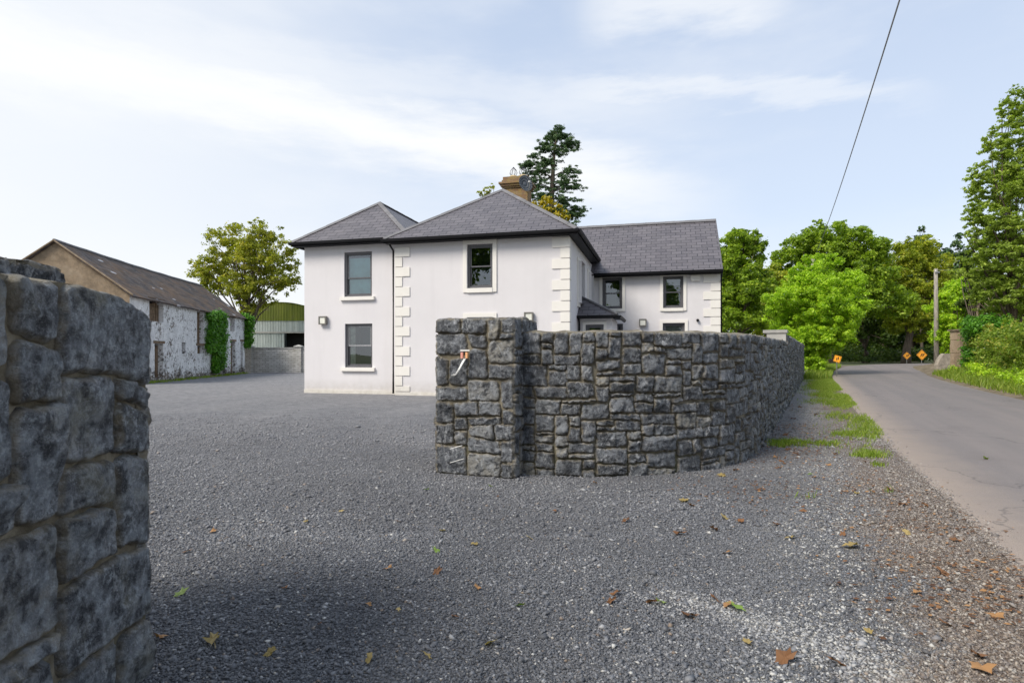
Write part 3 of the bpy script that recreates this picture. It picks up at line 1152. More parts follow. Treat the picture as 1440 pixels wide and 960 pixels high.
def window(parent, a0, a1, z0, z1, d, rev, surround=0, sill=True, blind=None, split=.5, side=False, pale=False, T=TH, surf_sill=None):
    """sash window; facade plane at depth d"""
    TT = T if not side else (lambda p: T((2 * d - p[1], p[0], p[2])))
    f = MB(TT)
    fw = .075
    y0, y1 = d + rev - .09, d + rev + .02
    f.box(a0, a0 + fw, y0, y1, z0, z1).box(a1 - fw, a1, y0, y1, z0, z1).box(a0 + fw, a1 - fw, y0, y1, z1 - fw, z1).box(a0 + fw, a1 - fw, y0, y1, z0, z0 + fw)
    w = f.build('window', M['frame'], parent)
    zm = z0 + (z1 - z0) * split
    up, lo = MB(TT), MB(TT)
    sw = .045
    for mb_, za, zb_, yy in ((up, zm - .02, z1 - fw, y0 + .035), (lo, z0 + fw, zm + .03, y0 + .07)):
        mb_.box(a0 + fw, a0 + fw + sw, yy, yy + .03, za, zb_).box(a1 - fw - sw, a1 - fw, yy, yy + .03, za, zb_)
        mb_.box(a0 + fw + sw, a1 - fw - sw, yy, yy + .03, zb_ - sw, zb_).box(a0 + fw + sw, a1 - fw - sw, yy, yy + .03, za, za + sw)
    up.build('sash', M['sash_light'] if pale else M['frame'], w)
    lo.build('sash', M['frame'], w)
    p = MB(TT)
    p.poly([(a0 + fw, y0 + .05, zm), (a1 - fw, y0 + .05, zm), (a1 - fw, y0 + .05, z1 - fw), (a0 + fw, y0 + .05, z1 - fw)])
    p.build('pane', M['pane'], w)
    p = MB(TT)
    p.poly([(a0 + fw, y0 + .085, z0 + fw), (a1 - fw, y0 + .085, z0 + fw), (a1 - fw, y0 + .085, zm), (a0 + fw, y0 + .085, zm)])
    p.build('pane', M['pane'], w)
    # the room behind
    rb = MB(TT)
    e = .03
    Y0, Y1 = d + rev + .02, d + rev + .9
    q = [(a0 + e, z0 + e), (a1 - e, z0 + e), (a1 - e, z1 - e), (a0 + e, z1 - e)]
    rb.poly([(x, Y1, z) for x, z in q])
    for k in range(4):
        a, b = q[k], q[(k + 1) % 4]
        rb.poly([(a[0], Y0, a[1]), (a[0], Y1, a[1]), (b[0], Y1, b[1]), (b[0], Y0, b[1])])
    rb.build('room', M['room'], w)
    if blind == 'blind':
        MB(TT).box(a0 + .1, a1 - .1, Y0 + .012, Y0 + .02, z0 + .08, z1 - .2).build('blind', M['blind'], w)
    if blind == 'curtain':
        for aa, bb in ((a0 + .10, a0 + .32),):
            c = MB(TT)
            n = 10
            for k in range(n):
                xa, xb = aa + (bb - aa) * k / n, aa + (bb - aa) * (k + 1) / n
                ya, yb = Y0 + .02 + .02 * (k % 2), Y0 + .02 + .02 * ((k + 1) % 2)
                c.poly([(xa, ya, z0 + .05), (xb, yb, z0 + .05), (xb, yb, z1 - .08), (xa, ya, z1 - .08)])
            c.build('curtain', M['curtain'], w)
    if blind == 'half':
        MB(TT).box(a0 + .09, a1 - .09, Y0 + .06, Y0 + .07, z1 - .36, z1 - .06).build('blind', M['sash_light'], w)
    if surround:
        s = MB(TT)
        g, pr_ = surround, .045
        s.box(a0 - g, a0 - .002, d - pr_, d + .01, z0 - g, z1 + g).box(a1 + .002, a1 + g, d - pr_, d + .01, z0 - g, z1 + g)
        s.box(a0 - .002, a1 + .002, d - pr_, d + .01, z1 + .002, z1 + g).box(a0 - .002, a1 + .002, d - pr_ - .02, d + .01, z0 - g - .01, z0 - .002)
        s.build('surround', M['trim'], w, bevel=.008)
    elif sill:
        MB(TT).box(a0 - .13, a1 + .12, d - .10, d + rev - .08, z0 - .13, z0 - .004).build('sill', M['trim'], w, bevel=.01)
    return w


def hole(px0, px1, py0, py1, d):
    pc = (px0 + px1) / 2
    _, z1 = tz(pc, py0, d)
    _, z0 = tz(pc, py1, d)
    return [tz(px0, py0, d)[0], tz(px1, py0, d)[0], z0, z1]


DR = -.30                                    # front plane of the right block
tR0 = tz(556, 500, DR)[0]
tR1 = tz(800, 500, DR)[0]
tL1 = 4.0
DW = dz_side(831.5, 400, tR1)[0]             # wing facade depth
tW1 = tz(1012, 500, DW)[0]
ZL, ZR, ZW = 5.42, 5.26, 4.70                # wall tops
DB = 11.6

hL1 = hole(484, 523, 354, 417, 0)
hL2 = hole(485, 523.5, 455, 516.5, 0)
hR = hole(657, 693, 343, 405, DR)
mbL = MB(TH)
holes_wall(mbL, 0, tR0 + .02, -.1, ZL, 0, [hL1, hL2], .16)
mbL.poly([(0, 0, -.1), (0, 0, ZL), (0, 9, ZL), (0, 9, -.1)])
mbL.poly([(0, 9, -.1), (0, 9, ZL), (tL1 + 1, 9, ZL), (tL1 + 1, 9, -.1)])
mbL.build('wall', M['wall'], house)
mbR = MB(TH)
hR2 = hole(657, 693, 446, 520, DR)
holes_wall(mbR, tR0, tR1, -.1, ZR, DR, [hR, hR2], .16)
sd = []
for (pa, pb, ya, yb) in ((812.2, 816.2, 352, 410), (826.5, 830.3, 371, 420)):
    d0, _ = dz_side(pa, 400, tR1)
    d1, _ = dz_side(pb, 400, tR1)
    zt = dz_side(pa, ya, tR1)[1]
    sd.append([d0, min(d1, DW - .25), 2.9 if not sd else 3.1, 4.62])
sd[0] = [sd[0][0] - .05, sd[0][0] + .85, 3.25, 4.75]
sd[1] = [DW - 1.25, DW - .42, 3.25, 4.75]
holes_wall(mbR, DR, DW, -.1, ZR, tR1, sd, -.16, side=True)
mbR.poly([(tR0, DR, -.1), (tR0, DR, ZR), (tR0, 0, ZR), (tR0, 0, -.1)])
mbR.poly([(tR1, DW, ZW), (tR1, DB, ZW), (tR1, DB, ZR), (tR1, DW, ZR)])
mbR.poly([(tR1, DB, -.1), (tR1, DB, ZR), (tR0, DB, ZR), (tR0, DB, -.1)])
mbR.build('wall', M['wall'], house)
mbW = MB(TH)
hW1 = hole(847, 875, 390, 434, DW)
hW2 = hole(932.5, 961, 388, 433, DW)
hW3 = hole(932, 963, 454, 500, DW)
hW4 = hole(866, 876, 455, 520, DW)
holes_wall(mbW, tR1, tW1, -.1, ZW, DW, [hW1, hW2, hW3, hW4], .16)
ZRG, DRG = 7.46, DW + 2.85
mbW.poly([(tW1, DW, -.1), (tW1, DW, ZW), (tW1, DRG, ZRG - .12), (tW1, DW + 5.7, ZW), (tW1, DW + 5.7, -.1)])
mbW.poly([(tW1, DW + 5.7, -.1), (tW1, DW + 5.7, ZW), (tR1, DW + 5.7, ZW), (tR1, DW + 5.7, -.1)])
mbW.build('wall', M['wall'], house)

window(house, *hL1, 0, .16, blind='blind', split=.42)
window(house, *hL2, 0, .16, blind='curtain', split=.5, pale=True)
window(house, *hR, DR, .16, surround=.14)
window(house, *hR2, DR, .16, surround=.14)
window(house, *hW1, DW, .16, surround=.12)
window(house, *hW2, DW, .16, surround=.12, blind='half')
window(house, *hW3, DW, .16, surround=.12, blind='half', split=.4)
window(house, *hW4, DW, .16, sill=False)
for h in sd:
    # side wall windows: T maps (a, d) -> side plane facing +t
    TS = lambda p: TH((tR1 - (p[1] - tR1), p[0], p[2]))
    window(house, h[0], h[1], h[2], h[3], tR1, .16, surround=.12, T=TS)

# plinths
MB(TH).box(.002, tR0 - .004, -.035, .03, -.1, .13).build('plinth', M['trim'], house)
MB(TH).box(tR0 + .004, tR1 + .035, DR - .035, DR + .03, -.1, .11).build('plinth', M['trim'], house)


def quoins(a_edge, sgn, d, z0, z1, n_long=.55, n_short=.27, wrap=None):
    m = MB(TH)
    z = z1
    k = 0
    hgt = .345
    while z > z0 + .1:
        w = n_long if k % 2 == 0 else n_short
        za = max(z - hgt + .03, z0)
        a, b = sorted((a_edge, a_edge + sgn * w))
        if wrap:
            # return round the corner; long and short swap
            b = b + .032
            m.box(a, b, d - .032, d + .01, za, z)
            ww = n_short if k % 2 == 0 else n_long
            m.box(b - .042, b, d + .01, d + ww * .6, za, z)
        else:
            m.box(a, b, d - .032, d + .01, za, z)
        z -= hgt
        k += 1
    m.build('quoins', M['trim'], house, bevel=.007)


quoins(tR0 + .0, 1, DR, .14, ZR - .12)
quoins(tR1, -1, DR, .14, ZR - .05, wrap=True)
quoins(tW1, -1, DW, .1, ZW - .05, n_long=.62, n_short=.34, wrap=True)


def roof_faces(mb, faces):
    """each face: list of house points, first edge is the eave"""
    for f in faces:
        w = [Vector(TH(p)) for p in f]
        e = (w[1] - w[0]).normalized()
        nrm = e.cross(w[2] - w[0])
        if nrm.length < 1e-6:
            nrm = e.cross(w[-1] - w[0])
        nrm.normalize()
        up = nrm.cross(e)
        o = w[0]
        mb.poly(f, [((p - o).dot(e) + 20, (p - o).dot(up) + 10) for p in w])


def slab_under(f, th):
    return [(p[0], p[1], p[2] - th) for p in f][::-1]


def hip_roof(a0, a1, d0, d1, z0, apex_z, hip_back=True):
    hw = (a1 - a0) / 2
    am = (a0 + a1) / 2
    db = d1 - hw if hip_back else d1
    r0, r1 = (am, d0 + hw, apex_z), (am, db, apex_z)
    c = [(a0, d0, z0), (a1, d0, z0), (a1, d1, z0), (a0, d1, z0)]
    mb = MB(TH)
    faces = [[c[0], c[1], r0], [c[1], c[2], r1, r0], [c[2], c[3], r1], [c[3], c[0], r0, r1]]
    roof_faces(mb, faces)
    mb.poly([(p[0], p[1], p[2] - .01) for p in c][::-1])
    o = mb.build('roof', M['slate'], house)
    cap = MB(TH)
    for p, q in ((c[0], r0), (c[1], r0), (c[2], r1), (c[3], r1), (r0, r1)):
        P, Q = Vector(p), Vector(q)
        n = max(2, int((Q - P).length / .45))
        for k in range(n):
            s, e = P.lerp(Q, k / n), P.lerp(Q, (k + 1) / n)
            side = (e - s).cross(Vector((0, 0, 1))).normalized() * .12
            h1, h2 = Vector((0, 0, .055)), Vector((0, 0, .045 + .008 * (k % 2)))
            dn = Vector((0, 0, -.035))
            cap.poly([s - side + dn, e - side + dn, e + h2, s + h1])
            cap.poly([s + h1, e + h2, e + side + dn, s + side + dn])
            cap.poly([s - side + dn, s + h1, s + side + dn])
    cap.build('ridge_cap', M['ridge'], o)
    return o


ov = .32
EL, ER, EW = ZL + .06, ZR + .10, ZW + .06
rL = hip_roof(-ov, tL1 + .38, -ov, 9 + ov, EL + .06, 7.43)
rR = hip_roof(tR0 - .30, tR1 + ov, DR - ov, DB + ov, ER + .06, 7.80)
# wing roof (gable on the right)
wm = MB(TH)
tg = tW1 + .10
ez = EW + .06
tin = (tR0 + tR1) / 2
sl = (ZRG - ez) / (DRG - (DW - ov))
roof_faces(wm, [[(tin + 2.2, DW - ov, ez), (tg, DW - ov, ez), (tg, DRG, ZRG), (tin + .3, DRG, ZRG)],
                [(tg, DW + 5.7 + ov, ez), (tin, DW + 5.7 + ov, ez), (tin, DRG, ZRG), (tg, DRG, ZRG)]])
wm.poly([(tin + 2.2, DW - ov, ez - .02), (tg, DW - ov, ez - .02), (tg, DRG, ZRG - .02 - .06), (tin + .3, DRG, ZRG - .08)][::-1])
wr = wm.build('roof', M['slate'], house)
c = MB(TH)
n = 18
for k in range(n):
    a, b = tin + .3 + (tg - tin - .3) * k / n, tin + .3 + (tg - tin - .3) * (k + 1) / n
    h = .06 + .006 * (k % 2)
    c.poly([(a, DRG - .13, ZRG - .06), (b, DRG - .13, ZRG - .06), (b, DRG, ZRG + h), (a, DRG, ZRG + h)])
    c.poly([(a, DRG, ZRG + h), (b, DRG, ZRG + h), (b, DRG + .13, ZRG - .06), (a, DRG + .13, ZRG - .06)])
c.poly([(tg, DRG - .13, ZRG - .06), (tg, DRG, ZRG + .06), (tg, DRG + .13, ZRG - .06)])
c.build('ridge_cap', M['ridge'], wr)
v = MB(TH)
v.poly([(tg + .004, DW - ov, ez - .1), (tg + .004, DW - ov, ez + .01), (tg + .004, DRG, ZRG + .01), (tg + .004, DRG, ZRG - .13)])
v.poly([(tg + .004, DW + 5.7 + ov, ez + .01), (tg + .004, DW + 5.7 + ov, ez - .1), (tg + .004, DRG, ZRG - .13), (tg + .004, DRG, ZRG + .01)])
v.build('verge_board', M['ridge'], house)


def gutter(pts, zdrop=0):
    m = MB(TH)
    prof = [(-.075, .03), (-.065, -.04), (-.02, -.075), (.03, -.06), (.05, .0), (.05, .03)]
    for (a, b) in zip(pts[:-1], pts[1:]):
        A_, B_ = Vector(a), Vector(b)
        dr = (B_ - A_).normalized()
        outw = dr.cross(Vector((0, 0, 1)))
        for k in range(len(prof) - 1):
            p, q_ = prof[k], prof[k + 1]
            m.poly([A_ - outw * p[0] + Vector((0, 0, p[1])), A_ - outw * q_[0] + Vector((0, 0, q_[1])), B_ - outw * q_[0] + Vector((0, 0, q_[1])), B_ - outw * p[0] + Vector((0, 0, p[1]))])
        for X_ in (A_, B_):
            m.poly([X_ - outw * p[0] + Vector((0, 0, p[1])) for p in prof])
    m.build('gutter', M['black'], house)


e = .05
gutter([(-ov - e, -ov - e, EL), (tR0 - .30, -ov - e, EL)])
gutter([(tR0 - .30 - e, DR - ov - e, ER), (tR1 + ov + e, DR - ov - e, ER), (tR1 + ov + e, DW - ov, ER)])
gutter([(tR1 + .05, DW - ov - e, EW), (tg, DW - ov - e, EW)])
# fascia + soffit boards
fs = MB(TH)
fs.box(-ov, tR0 - .31, -ov, -ov + .03, EL - .11, EL + .03).box(-ov, -ov + .03, -ov + .035, 9, EL - .11, EL + .03).box(-ov + .035, tR0 - .31, -ov + .035, -.004, EL - .10, EL - .07)
fs.box(tR0 - .30, tR1 + ov, DR - ov, DR - ov + .03, ER - .11, ER + .03).box(tR1 + ov - .03, tR1 + ov, DR - ov + .035, DW - .35, ER - .11, ER + .03)
fs.box(tR0 - .295, tR1 + ov - .035, DR - ov + .035, DR - .004, ER - .10, ER - .07).box(tR1 + .004, tR1 + ov - .035, DR - .004, DW - .35, ER - .10, ER - .07)
fs.box(tR1 + .1, tg - .01, DW - ov, DW - ov + .03, EW - .10, EW + .03).box(tR1 + .1, tg - .01, DW - ov + .035, DW - .004, EW - .09, EW - .06)
fs.build('fascia', M['black'], house)
# downpipes
dp = MB(TH)
dp.tube([(tR0 - .28, -.30, EL - .05), (tR0 - .25, -.28, EL - .18), (tR0 - .10, -.26, EL - .42), (tR0 - .10, -.26, .05)], .034, 8)
dp.build('downpipe', M['black'], house, smooth=True)
dp = MB(TH)
dp.tube([(tg - .05, DW - ov - .03, EW - .05), (tW1 + .06, DW - .05, EW - .4), (tW1 + .06, DW + .12, EW - .45), (tW1 + .09, DW + .12, .1)], .034, 8)
dp.build('downpipe', M['black'], house, smooth=True)

# porch in the corner
pd0, pd1 = 1.75, 4.3
pa0, pa1 = tR1, tR1 + 1.2
pe = 2.72
pw = MB(TH)
hp = [pa0 + .28, pa0 + .92, .4, 2.48]
holes_wall(pw, pa0 + .004, pa1, -.1, pe, pd0, [hp], .1)
pw.poly([(pa1, pd0, -.1), (pa1, pd1, -.1), (pa1, pd1, pe), (pa1, pd0, pe)])
pw.build('porch_wall', M['wall'], house)
window(house, *hp, pd0, .1, surround=.1)
pr_ = MB(TH)
o_ = .22
zt = 3.52
pf = [[(pa0 + .004, pd0 - o_, pe + .08), (pa1 + o_, pd0 - o_, pe + .08), (pa0 + .004, pd0 + .75, zt)],
      [(pa1 + o_, pd0 - o_, pe + .08), (pa1 + o_, pd1 + o_, pe + .08), (pa0 + .004, pd1 - .8, zt), (pa0 + .004, pd0 + .75, zt)],
      [(pa1 + o_, pd1 + o_, pe + .08), (pa0 + .004, pd1 + o_, pe + .08), (pa0 + .004, pd1 - .8, zt)]]
roof_faces(pr_, pf)
pr_.poly([(pa0 + .004, pd0 - o_, pe + .07), (pa0 + .004, pd1 + o_, pe + .07), (pa1 + o_, pd1 + o_, pe + .07), (pa1 + o_, pd0 - o_, pe + .07)])
po = pr_.build('porch_roof', M['slate'], house)
cc = MB(TH)
cc.tube([(pa1 + o_, pd0 - o_, pe + .10), (pa0 + .03, pd0 + .75, zt + .02)], .05, 6)
cc.build('ridge_cap', M['ridge'], po)
gutter([(pa0 + .01, pd0 - o_ - .05, pe + .03), (pa1 + o_ + .05, pd0 - o_ - .05, pe + .03), (pa1 + o_ + .05, pd1, pe + .03)])
dp = MB(TH)
dp.tube([(pa0 + .06, pd0 - .2, pe), (pa0 + .06, pd0 - .06, pe - .2), (pa0 + .06, pd0 - .06, .05)], .034, 8)
dp.build('downpipe', M['black'], house, smooth=True)

# chimney
am = (tR0 - .30 + tR1 + ov) / 2
dc = DR + 5.0
ch = MB(TH)
ch.box(am - .52, am + .52, dc, dc + .75, 6.6, 8.42)
cho = ch.build('chimney', M['brick'], house, bevel=.01)
for (g, z0, z1) in ((.05, 8.42, 8.49), (.11, 8.49, 8.58), (.17, 8.58, 8.66), (.06, 8.66, 8.76), (.02, 8.76, 8.90)):
    MB(TH).box(am - .52 - g, am + .52 + g, dc - g, dc + .75 + g, z0 + .002, z1).build('cornice', M['brick'], cho, bevel=.02)
for k in (-.17, .24):
    p = MB(TH).lathe(am + k, dc + .35, [(.17, 8.90), (.19, 8.93), (.17, 9.0), (.12, 9.03), (.0, 9.03)], 16).build('chimney_pot', M['pot'], cho, smooth=True)
    w = MB(TH)
    for j in range(8):
        a = 6.283 * j / 8
        w.tube([(am + k + .10 * math.cos(a), dc + .35 + .10 * math.sin(a), 9.02), (am + k + .165 * math.cos(a), dc + .35 + .165 * math.sin(a), 9.14), (am + k + .13 * math.cos(a), dc + .35 + .13 * math.sin(a), 9.25), (am + k, dc + .35, 9.40)], .009, 5)
    w.build('cowl', M['wire'], cho)

# satellite dish on the chimney
cx_, cy_, cz_ = TH((am + .50, dc - .35, 8.44))
sdh = thing('satellite_dish', 'charcoal satellite dish fixed to the brick chimney', 'satellite dish', (cx_, cy_, cz_))
dd = MB()
ax = Vector((.42, -.86, .22)).normalized()
sx = ax.cross(Vector((0, 0, 1))).normalized()
sy = sx.cross(ax) * 1
rings = [(0, .0), (.1, .006), (.2, .026), (.28, .055), (.32, .075)]
for i in range(len(rings) - 1):
    for j in range(24):
        a, b = 6.2832 * j / 24, 6.2832 * (j + 1) / 24
        def pt(r, h, t_):
            return Vector((cx_, cy_, cz_)) + sx * (r * .96 * math.cos(t_)) + sy * (r * 1.12 * math.sin(t_)) + ax * h
        dd.poly([pt(rings[i][0], rings[i][1], a), pt(rings[i][0], rings[i][1], b), pt(rings[i + 1][0], rings[i + 1][1], b), pt(rings[i + 1][0], rings[i + 1][1], a)])
do = dd.build('dish', M['dish'], sdh, smooth=True)
mo = do.modifiers.new('s', 'SOLIDIFY')
mo.thickness = .012
ctr = Vector((cx_, cy_, cz_))
am_ = MB().tube([ctr - ax * .02 - sy * .30, ctr + ax * .2 - sy * .42, ctr + ax * .42 - sy * .12], .014, 6)
am_.build('arm', M['metal'], sdh)
MB().tube([ctr + ax * .42 - sy * .12, ctr + ax * .34 - sy * .08], .035, 8).build('receiver', M['white'], sdh)
MB().tube([ctr - ax * .02, ctr - ax * .16, Vector(TH((am + .50, dc + .05, 8.2)))], .02, 6).build('bracket', M['metal'], sdh)


def wall_lamp(px, py, d, label):
    t, z = tz(px, py, d)
    x, y, zz = TH((t, d, z))
    o = thing('wall_lamp', label, 'wall lamp', (x, y, zz), 'outdoor wall lamps')
    T_ = lambda p: TH((t + p[0], d + p[1], z + p[2]))
    MB(T_).box(-.13, .13, -.03, .0, -.12, .14).build('back_plate', M['bronze'], o, bevel=.008)
    b = MB(T_)
    b.box(-.15, -.11, -.15, -.031, -.14, .16).box(.11, .15, -.15, -.031, -.14, .16).box(-.108, .108, -.15, -.031, .12, .16).box(-.108, .108, -.15, -.031, -.14, -.10)
    b.build('frame', M['bronze'], o, bevel=.006)
    MB(T_).box(-.108, .108, -.13, -.04, -.098, .118).build('diffuser', M['lamp'], o, bevel=.01)


wall_lamp(456, 451, 0, 'grey box lamp on the left block, between upper and lower windows')
wall_lamp(744.5, 446, DR, 'grey box lamp on the house just above the gate pillar top')
wall_lamp(904, 454, DW, 'grey box lamp on the rear wing between its two windows')

t_, z_ = tz(978, 391, DW)
al_ = thing('alarm_box', 'cream burglar alarm box on the wing by the corner quoins', 'alarm box', TH((t_, DW, z_)))
TA = lambda p: TH((t_ + p[0], DW + p[1], z_ + p[2]))
MB(TA).prism([(-.19, -.05), (-.15, -.12), (.15, -.12), (.19, -.05), (.19, .09), (.14, .12), (-.14, .12), (-.19, .09)], -.09, 0).build('casing', M['trim'], al_, bevel=.01)
MB(TA).box(-.06, .06, -.10, -.088, -.085, -.06).build('strobe', M['lamp'], al_)
for px, py, d, tx in ((895.5, 385.5, DW, 'small cream sensor light under the wing eave'), (798, 329, DR, 'small cream sensor light under the main eave at the corner')):
    t0_, z0_ = tz(px, py, d)
    o = thing('sensor_light', tx, 'sensor light', TH((t0_, d, z0_)), 'sensor lights under the eaves')
    T_ = lambda p: TH((t0_ + p[0], d + p[1], z0_ + p[2]))
    MB(T_).lathe(0, -.10, [(.0, -.05), (.06, -.045), (.085, .0), (.07, .03), (0, .04)], 12).build('dome', M['trim'], o, smooth=True)
    MB(T_).box(-.03, .03, -.06, 0, .0, .05).build('bracket', M['white'], o)
t0_, z0_ = tz(428.5, 345, 0)
o = thing('security_camera', 'small white security camera under the left eave corner', 'security camera', TH((t0_, 0, z0_)))
T_ = lambda p: TH((t0_ + p[0], p[1], z0_ + p[2]))
MB(T_).tube([(-.12, -.20, -.02), (.02, -.16, .0)], .045, 10).build('body', M['white'], o)
MB(T_).tube([(.0, -.16, .0), (.02, -.12, .07), (.02, .0, .07)], .018, 6).build('bracket', M['white'], o)
MB(T_).tube([(-.125, -.202, -.021), (-.12, -.20, -.02)], .03, 10).build('lens', M['sblack'], o)
t0_, z0_ = tz(981, 450, DW)
T_ = lambda p: TH((t0_ + p[0], DW + p[1], z0_ + p[2]))
v = MB(T_).tube([(0, 0, 0), (0, -.12, -.01)], .055, 12)
v.build('vent_pipe', M['black'], house, smooth=True)

# ------------------------------------------------------------------ old barn
BD = Vector((-.1445, .9895))
BP = Vector((-17.9, 27.3))
BL = 17.45
BG = Vector((-.9895, -.1445))          # across the gable, away from the yard
BW = 6.3
BE, BR_ = 4.25, 6.62


def TB(p):
    """p = (along, out(+ = towards yard), z)"""
    return (BP.x + BD.x * p[0] - BG.x * p[1], BP.y + BD.y * p[0] - BG.y * p[1], p[2])


def bt_(px, py):
    r = (px - 720) / FP
    a = (r * BP.y - BP.x) / (BD.x - r * BD.y)
    return a, CH + (HZ - py) / FP * (BP.y + BD.y * a)


barn = thing('stone_barn', 'long old barn of flaking whitewashed stone with sagging slate roof', 'barn', TB((8, -3, 0)))
bh = []
bspec = [(210, 230, 423, 452, 'board'), (217.5, 229.5, 483, 531, 'door'), (200.5, 207, 482, 508, 'board'), (277, 286.5, 438, 486, 'board'),
         (255.5, 261, 481, 497, 'dark'), (277.5, 287, 486, 497, 'board'), (313, 317, 478, 526, 'dark'), (324, 330, 447, 466, 'board'), (324.5, 331, 480, 526, 'door'), (338.5, 341.5, 480, 522, 'board')]
for a, b, c_, d_, k in bspec:
    pc = (a + b) / 2
    a0, a1 = bt_(a, 480)[0], bt_(b, 480)[0]
    z1, z0 = bt_(pc, c_)[1], bt_(pc, d_)[1]
    bh.append([a0, a1, max(z0, .02), min(z1, BE - .05), k])
rb = random.Random(4)
mw = MB(TB)
xs_ = sorted({-0.0, BL, *[h[0] for h in bh], *[h[1] for h in bh]})
zs_ = sorted({-.1, BE, *[h[2] for h in bh], *[h[3] for h in bh]})
for i in range(len(xs_) - 1):
    for j in range(len(zs_) - 1):
        cx, cz = (xs_[i] + xs_[i + 1]) / 2, (zs_[j] + zs_[j + 1]) / 2
        if any(h[0] < cx < h[1] and h[2] < cz < h[3] for h in bh):
            continue
        mw.poly([(xs_[i], 0, zs_[j]), (xs_[i + 1], 0, zs_[j]), (xs_[i + 1], 0, zs_[j + 1]), (xs_[i], 0, zs_[j + 1])])
for h in bh:
    q = [(h[0], h[2]), (h[1], h[2]), (h[1], h[3]), (h[0], h[3])]
    for k in range(4):
        a, b = q[k], q[(k + 1) % 4]
        mw.poly([(a[0], 0, a[1]), (a[0], -.4, a[1]), (b[0], -.4, b[1]), (b[0], 0, b[1])])
mw.build('wall', M['barnw'], barn)
gb = MB(TB)
gb.poly([(0, 0, -.1), (0, 0, BE), (0, -BW / 2, BR_ - .05), (0, -BW, BE), (0, -BW, -.1)])
gb.poly([(BL, 0, -.1), (BL, 0, BE), (BL, -BW / 2, BR_ - .05), (BL, -BW, BE), (BL, -BW, -.1)][::-1])
gb.poly([(0, -BW, -.1), (0, -BW, BE), (BL, -BW, BE), (BL, -BW, -.1)])
gb.build('gable_wall', M['barng'], barn)
for h in bh:
    nm = {'board': 'shutter', 'door': 'door', 'dark': 'opening'}[h[4]]
    if h[4] == 'dark':
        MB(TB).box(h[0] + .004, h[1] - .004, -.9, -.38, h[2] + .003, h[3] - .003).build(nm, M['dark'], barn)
        continue
    m = MB(TB)
    n = max(2, int((h[1] - h[0]) / .16))
    for k in range(n):
        a, b = h[0] + (h[1] - h[0]) * k / n, h[0] + (h[1] - h[0]) * (k + 1) / n - .015
        top = h[3] - rb.uniform(.02, .18)
        m.box(a + .01, b, -.30, -.26 + rb.uniform(0, .03), h[2] + .01, top)
    m.build(nm, M['board'], barn)
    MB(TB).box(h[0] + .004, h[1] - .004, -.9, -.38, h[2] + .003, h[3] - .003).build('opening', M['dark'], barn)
    MB(TB).box(h[0] - .15, h[1] + .15, -.05, .03, h[3] + .01, h[3] + .14).build('lintel', M['board'], barn)
# sagging roof grid
rm = MB(TB)
na, nb = 36, 8


def rpt(i, j, side):
    a = -.12 + (BL + .25) * i / na
    f = j / nb
    out = (.22 + (-BW / 2 - .22) * f) if side == 0 else (-BW - .22 + (BW / 2 + .22) * f)
    z = (BE - .10) + (BR_ - BE + .13) * f
    z += -.07 * math.sin(math.pi * a / BL) * (.4 + .6 * f) + .008 * math.sin(a * 2.3 + j)
    return (a, out, z)


for side in (0, 1):
    for i in range(na):
        for j in range(nb):
            P = [rpt(i, j, side), rpt(i + 1, j, side), rpt(i + 1, j + 1, side), rpt(i, j + 1, side)]
            uvs = [(p[0] + 3, 4.0 * (j + k) / nb + 2) for p, k in zip(P, (0, 0, 1, 1))]
            if side:
                P, uvs = P[::-1], uvs[::-1]
            rm.poly(P, uvs)
ro = rm.build('roof', M['barnr'], barn)
so = ro.modifiers.new('s', 'SOLIDIFY')
so.thickness = .07
so.offset = -1
bc = MB(TB)
bc.tube([(-.14, .2, BE - .05), (-.14, -BW / 2, BR_ + .04), (-.14, -BW - .2, BE - .05)], .045, 5)
bc.build('bargeboard', M['barng'], barn)
MB(TB).tube([rpt(i, nb, 0) for i in range(na + 1)], .08, 6).build('ridge_cap', M['ridge'], ro)

# ------------------------------------------------------------------ leaf scatter
def leaves(C, Rr, n, size, rng, flat=.75, shell=.55, up=.3, aspect=.6, tints=None):
    """C (k,3) clump centres, Rr (k,) radii -> quads (diamond leaves)"""
    k = len(C)
    w = Rr ** 2
    idx = rng.choice(k, n, p=w / w.sum())
    d = rng.normal(size=(n, 3))
    d /= np.linalg.norm(d, axis=1)[:, None]
    r = Rr[idx] * (shell * .6 + (1.1 - shell * .6) * rng.random(n) ** .55)
    r = np.where(rng.random(n) < .16, r * rng.uniform(1.1, 1.75, n), r)
    an = rng.uniform(.65, 1.4, (k, 3))
    P = C[idx] + d * r[:, None] * np.array([1, 1, flat]) * an[idx]
    nr = d * .9 + rng.normal(size=(n, 3)) * .5 + np.array([0, 0, up + .15])
    nr /= np.linalg.norm(nr, axis=1)[:, None]
    t = np.cross(nr, rng.normal(size=(n, 3)))
    t /= np.linalg.norm(t, axis=1)[:, None] + 1e-9
    b = np.cross(nr, t)
    s = size * rng.uniform(.6, 1.4, n)[:, None]
    V = np.stack([P - t * s * .5, P - b * s * .5 * aspect, P + t * s * .5 - nr * s * .12, P + b * s * .5 * aspect], 1).reshape(-1, 3)
    F = np.arange(4 * n).reshape(n, 4)
    ct = rng.uniform(-.2, .2, k)
    T = np.clip(rng.beta(2, 2.2, n) + ct[idx], 0, 1)
    return V, F, np.c_[T, T, T]


